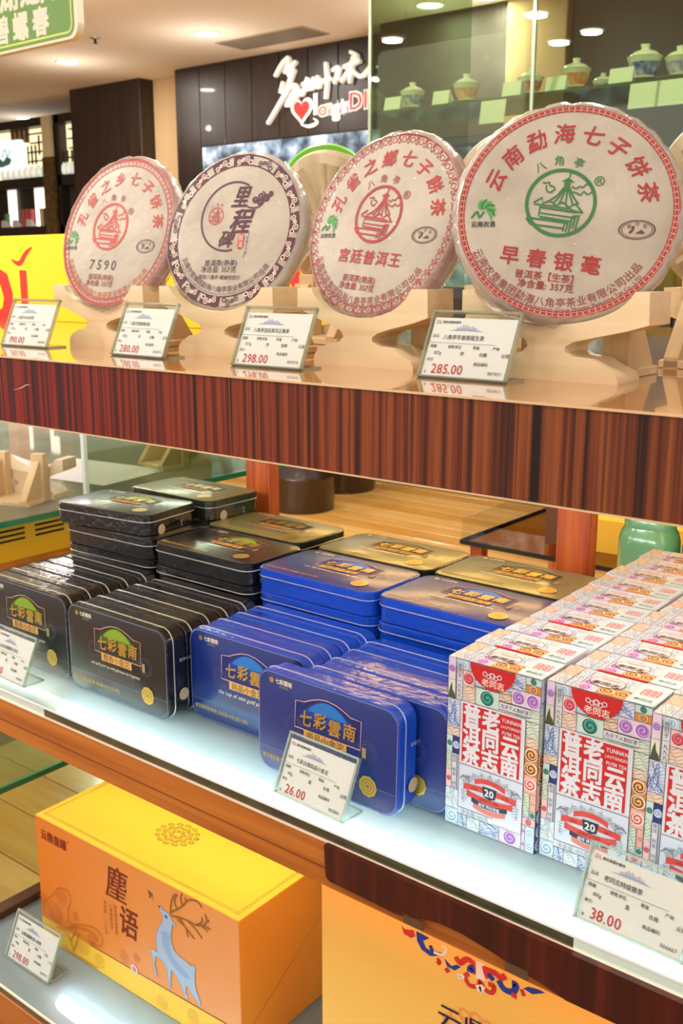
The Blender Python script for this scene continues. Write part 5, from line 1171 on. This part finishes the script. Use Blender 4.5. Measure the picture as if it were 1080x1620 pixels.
link('picture_frame', MB().prism(rrect(-8.75, -8.12, .89, 1.13, .03), lambda u, v, tt: (u, tt, v), 0, .03).me('picture_frame', mat('pic', 'd8ecec', .4, emit='d6eef2', estr=.9)), t)
A = Art(); A.poly([(-8.6, .92), (-8.42, .91), (-8.30, .93), (-8.27, .97), (-8.34, 1.0), (-8.40, .96), (-8.5, 1.02)], ink('6f9f92'), 5); A.curve([(-8.42, .99), (-8.36, 1.06), (-8.33, 1.0), (-8.28, 1.05)], .01, ink('2f7a52'), 6, 4)
link('picture_print', A.me('picture_print', (0, -.002, 0), **XZ), t)
pot = [(.001, 0), (.02, 0), (.032, .02), (.034, .06), (.026, .085), (.018, .09), (.018, .1), (.001, .104)]
for i in range(14):
    x = -8.43 + i * .086 if i < 8 else -7.56 + (i - 8) * .068
    o = link('porcelain_jar', MB().lathe(pot, 16).me('porcelain_jar', mat('porcelain', 'f2f4ee', .3, emit='f4fff4', estr=.25), True), None, (x, YC + .04, H + .80))  # faint glow put into the glaze to brighten the jars
    tag(o, 'white porcelain jar in the lit row, %s from the %s upright' % (ORD[i if i < 8 else i - 8], 'outer' if i < 8 else 'carved'), 'jar', 'white jars on the upper lattice shelf')
for i, (x, c_, h_, nm) in enumerate(((-8.18, 'a81c1c', .15, 'red'), (-8.125, 'b3201e', .15, 'red'), (-8.07, 'a81c1c', .15, 'red'), (-7.905, 'b89a5c', .15, 'beige'), (-7.85, '3a3026', .15, 'brown'), (-7.81, '15130f', .15, 'black'), (-8.44, '3f7a4c', .12, 'green'))):
    o = link('tea_canister', MB().lathe([(.001, 0), (.024, 0), (.024, h_ * .8), (.026, h_ * .81), (.026, h_), (.001, h_ + .003)], 20).me('tea_canister', mat('can_' + c_, c_, .35, coat=.3), False), None, (x, YC + .045, H + .39))
    tag(o, '%s tea canister on the lower lattice shelf, %s of the canisters there' % (nm, ('first red', 'middle red', 'last red', 'beige', 'dark brown', 'black', 'lone green')[i]), 'canister', 'small canisters on the lower lattice shelf')
for i, x in enumerate((-8.23, -8.02, -8.40)):
    o = link('name_card', MB().prism([(0, 0), (.07, 0), (.07, .003), (.012, .06), (.009, .06)], lambda u, v, tt: (tt, u, v), -.035, .035).me('name_card', mat('card_white', 'e9e6e4', .6)), None, (x, YC - .03, H + .39))
    tag(o, ('folded white name card before the red canisters', 'folded white name card before the beige canister', 'folded white name card before the lone green canister')[i], 'card', 'name cards on the lattice shelf')
tag(link('lime_carton', MB().bevbox(-.03, .03, 0, .05, 0, .2, .002).me('lime_carton', mat('carton_green', '3f9c62', .5, emit='58c080', estr=.3)), None, (-7.255, YC + .005, H + .8005)), 'green tea carton in the lattice bay by the dark pillar', 'box')  # slight glow put into the carton colour to brighten it

# ------------------------------------------------------------------ glass cabinet with lidded tea bowls
CY = 3.0
gc_ = thing('glass_cabinet', 'tall glass display cabinet with a green-edged glass shelf', 'cabinet', (0, 0, 0))
ZS = H + .537
link('cabinet_base', MB().bevbox(-2.26, .3, CY - .03, CY + .6, H - .09, H - .05, .003).me('cabinet_base', mat('cab_dark', '1c120c', .4)), gc_)
for x0, x1 in ((-2.262, -1.647), (-1.637, -1.09), (-1.083, .3)): link('glass_pane', MB().box(x0, x1, CY - .03, CY - .024, H - .05, ZC - .01).me('glass_pane', M_pane), gc_)
link('glass_pane', MB().box(-2.266, -2.260, CY - .02, CY + .6, H - .05, ZC - .01).me('glass_pane', M_pane), gc_)
for x in (-2.27, -1.647, -1.093): link('pane_edge', MB().box(x, x + .010, CY - .032, CY - .022, H - .05, ZC - .01).me('pane_edge', mat('pane_edge', '8f9c84', .2, coat=1)), gc_)
link('glass_shelf', MB().box(-2.255, .3, CY, CY + .32, ZS - .008, ZS).me('glass_shelf', glass('shelf_green_glass', '86a068', .04, 0, .5, .10, '9cb87c')), gc_)
link('shelf_edge', MB().box(-2.255, .3, CY - .003, CY, ZS - .008, ZS).me('shelf_edge', mat('shelf_edge_dark', '3a4a24', .2, coat=1)), gc_)
link('pane_bracket', MB().bevbox(-1.20, -1.04, CY - .05, CY - .034, ZC - .345, ZC - .315, .002).me('pane_bracket', mat('lamp_ring', 'f2ece2', .4)), gc_)
def lathe_me(name, prof, m): return auto_smooth(MB().lathe(prof, 28).me(name, m), 50)
def gaiwan(x, y, s_, colr, label, band, saucer=True):
    t = thing('lidded_bowl', label, 'tea bowl', (x, y, ZS), group='lidded porcelain bowls in the glass cabinet')
    por = mat('porcelain_cup', 'efe6d4', .25, coat=.5)
    z0 = .014 * s_ if saucer else 0
    if saucer: link('saucer', lathe_me('saucer', [(.001, 0), (.028 * s_, 0), (.062 * s_, .012 * s_), (.063 * s_, .014 * s_), (.03 * s_, .006 * s_), (.001, .006 * s_)], por), t)
    prof = [(.001, .004), (.022, .004), (.024, .008), (.034, .022), (.041, .045), (.047, .058)]
    link('bowl', lathe_me('bowl', [(r_ * s_, z0 + z * s_) for r_, z in prof + [(.044, .056), (.03, .03), (.001, .02)]], por), t)
    link('painted_band', lathe_me('painted_band', [((r_ + .0008) * s_, z0 + z * s_) for r_, z in ((.0255, .0105), (.034, .022), (.0405, .043))], mat('band_' + colr, colr, .35, noise=band, nscale=45)), t)
    link('bowl_lid', lathe_me('bowl_lid', [((r_) * s_, z0 + z * s_) for r_, z in ((.043, .056), (.043, .059), (.03, .070), (.013, .076), (.010, .080), (.013, .087), (.012, .089), (.001, .089))], por), t)
    return t
gaiwan(-2.178, 3.10, .95, '3f5ea0', 'lidded white bowl with blue flowers, nearest the cabinet corner', 'e8e4da')
gaiwan(-1.96, 3.10, .98, 'd98a5c', 'lidded bowl with an orange-pink band beside the blue-flowered bowl', 'f0cfae')
gaiwan(-1.72, 3.10, .9, 'b8525a', 'lidded bowl with a dark pink band behind the pane joint', 'e4c4b4')
gaiwan(-1.563, 3.10, 1.0, 'e07a2c', 'lidded bowl with a bright orange band right of the pane joint', 'f2c79a')
gaiwan(-1.50, 3.16, .7, '6f8a78', 'small lidded bowl with grey-green band behind a white card', 'e0e4d6', False)
gaiwan(-1.342, 3.10, 1.12, '1f3fa0', 'large lidded bowl with cobalt blue landscape band', 'c9d4ea')
gaiwan(-1.235, 3.10, .95, '8f80c0', 'lidded white bowl with pale violet band at the photo edge', 'efeaf2')
crd = MB().prism([(0, 0), (.05, 0), (.05, .002), (.014, .075), (.011, .075)], lambda u, v, tt: (tt, u, v), -.042, .042).me('price_card', mat('card_cream', 'efe6d6', .6))
for i, (x, y, w_) in enumerate(((-2.21, 3.02, 1), (-2.012, 3.02, .95), (-1.745, 3.02, 1.), (-1.592, 3.02, 1.), (-1.381, 3.02, 1.1))):
    o = link('price_card', crd, None, (x, y, ZS + .0002)); o.scale = (w_ * .8, 1, .62)
    tag(o, ('blank cream price card at the cabinet corner', 'cream price card between the blue and orange-pink bowls', 'cream price card left of the pane joint', 'cream price card right of the pane joint', 'cream price card covering the small grey-green bowl')[i], 'card', 'price cards on the cabinet shelf')
hm = MB().prism([(0, 0), (.004, 0), (.034, -.07), (.031, -.071)], lambda u, v, tt: (tt, -u * .4, v), -.045, .045).me('shelf_label', mat('card_cream', 'efe6d6', .6))
for x, l in ((-1.79, 'cream label clipped under the shelf edge near the pane joint'), (-1.29, 'cream label clipped under the shelf edge below the cobalt bowl'), (-1.21, 'cream label clipped under the shelf edge at the photo edge')):
    tag(link('shelf_label', hm, None, (x, CY - .004, ZS - .008)), l, 'card', 'labels clipped to the cabinet shelf')
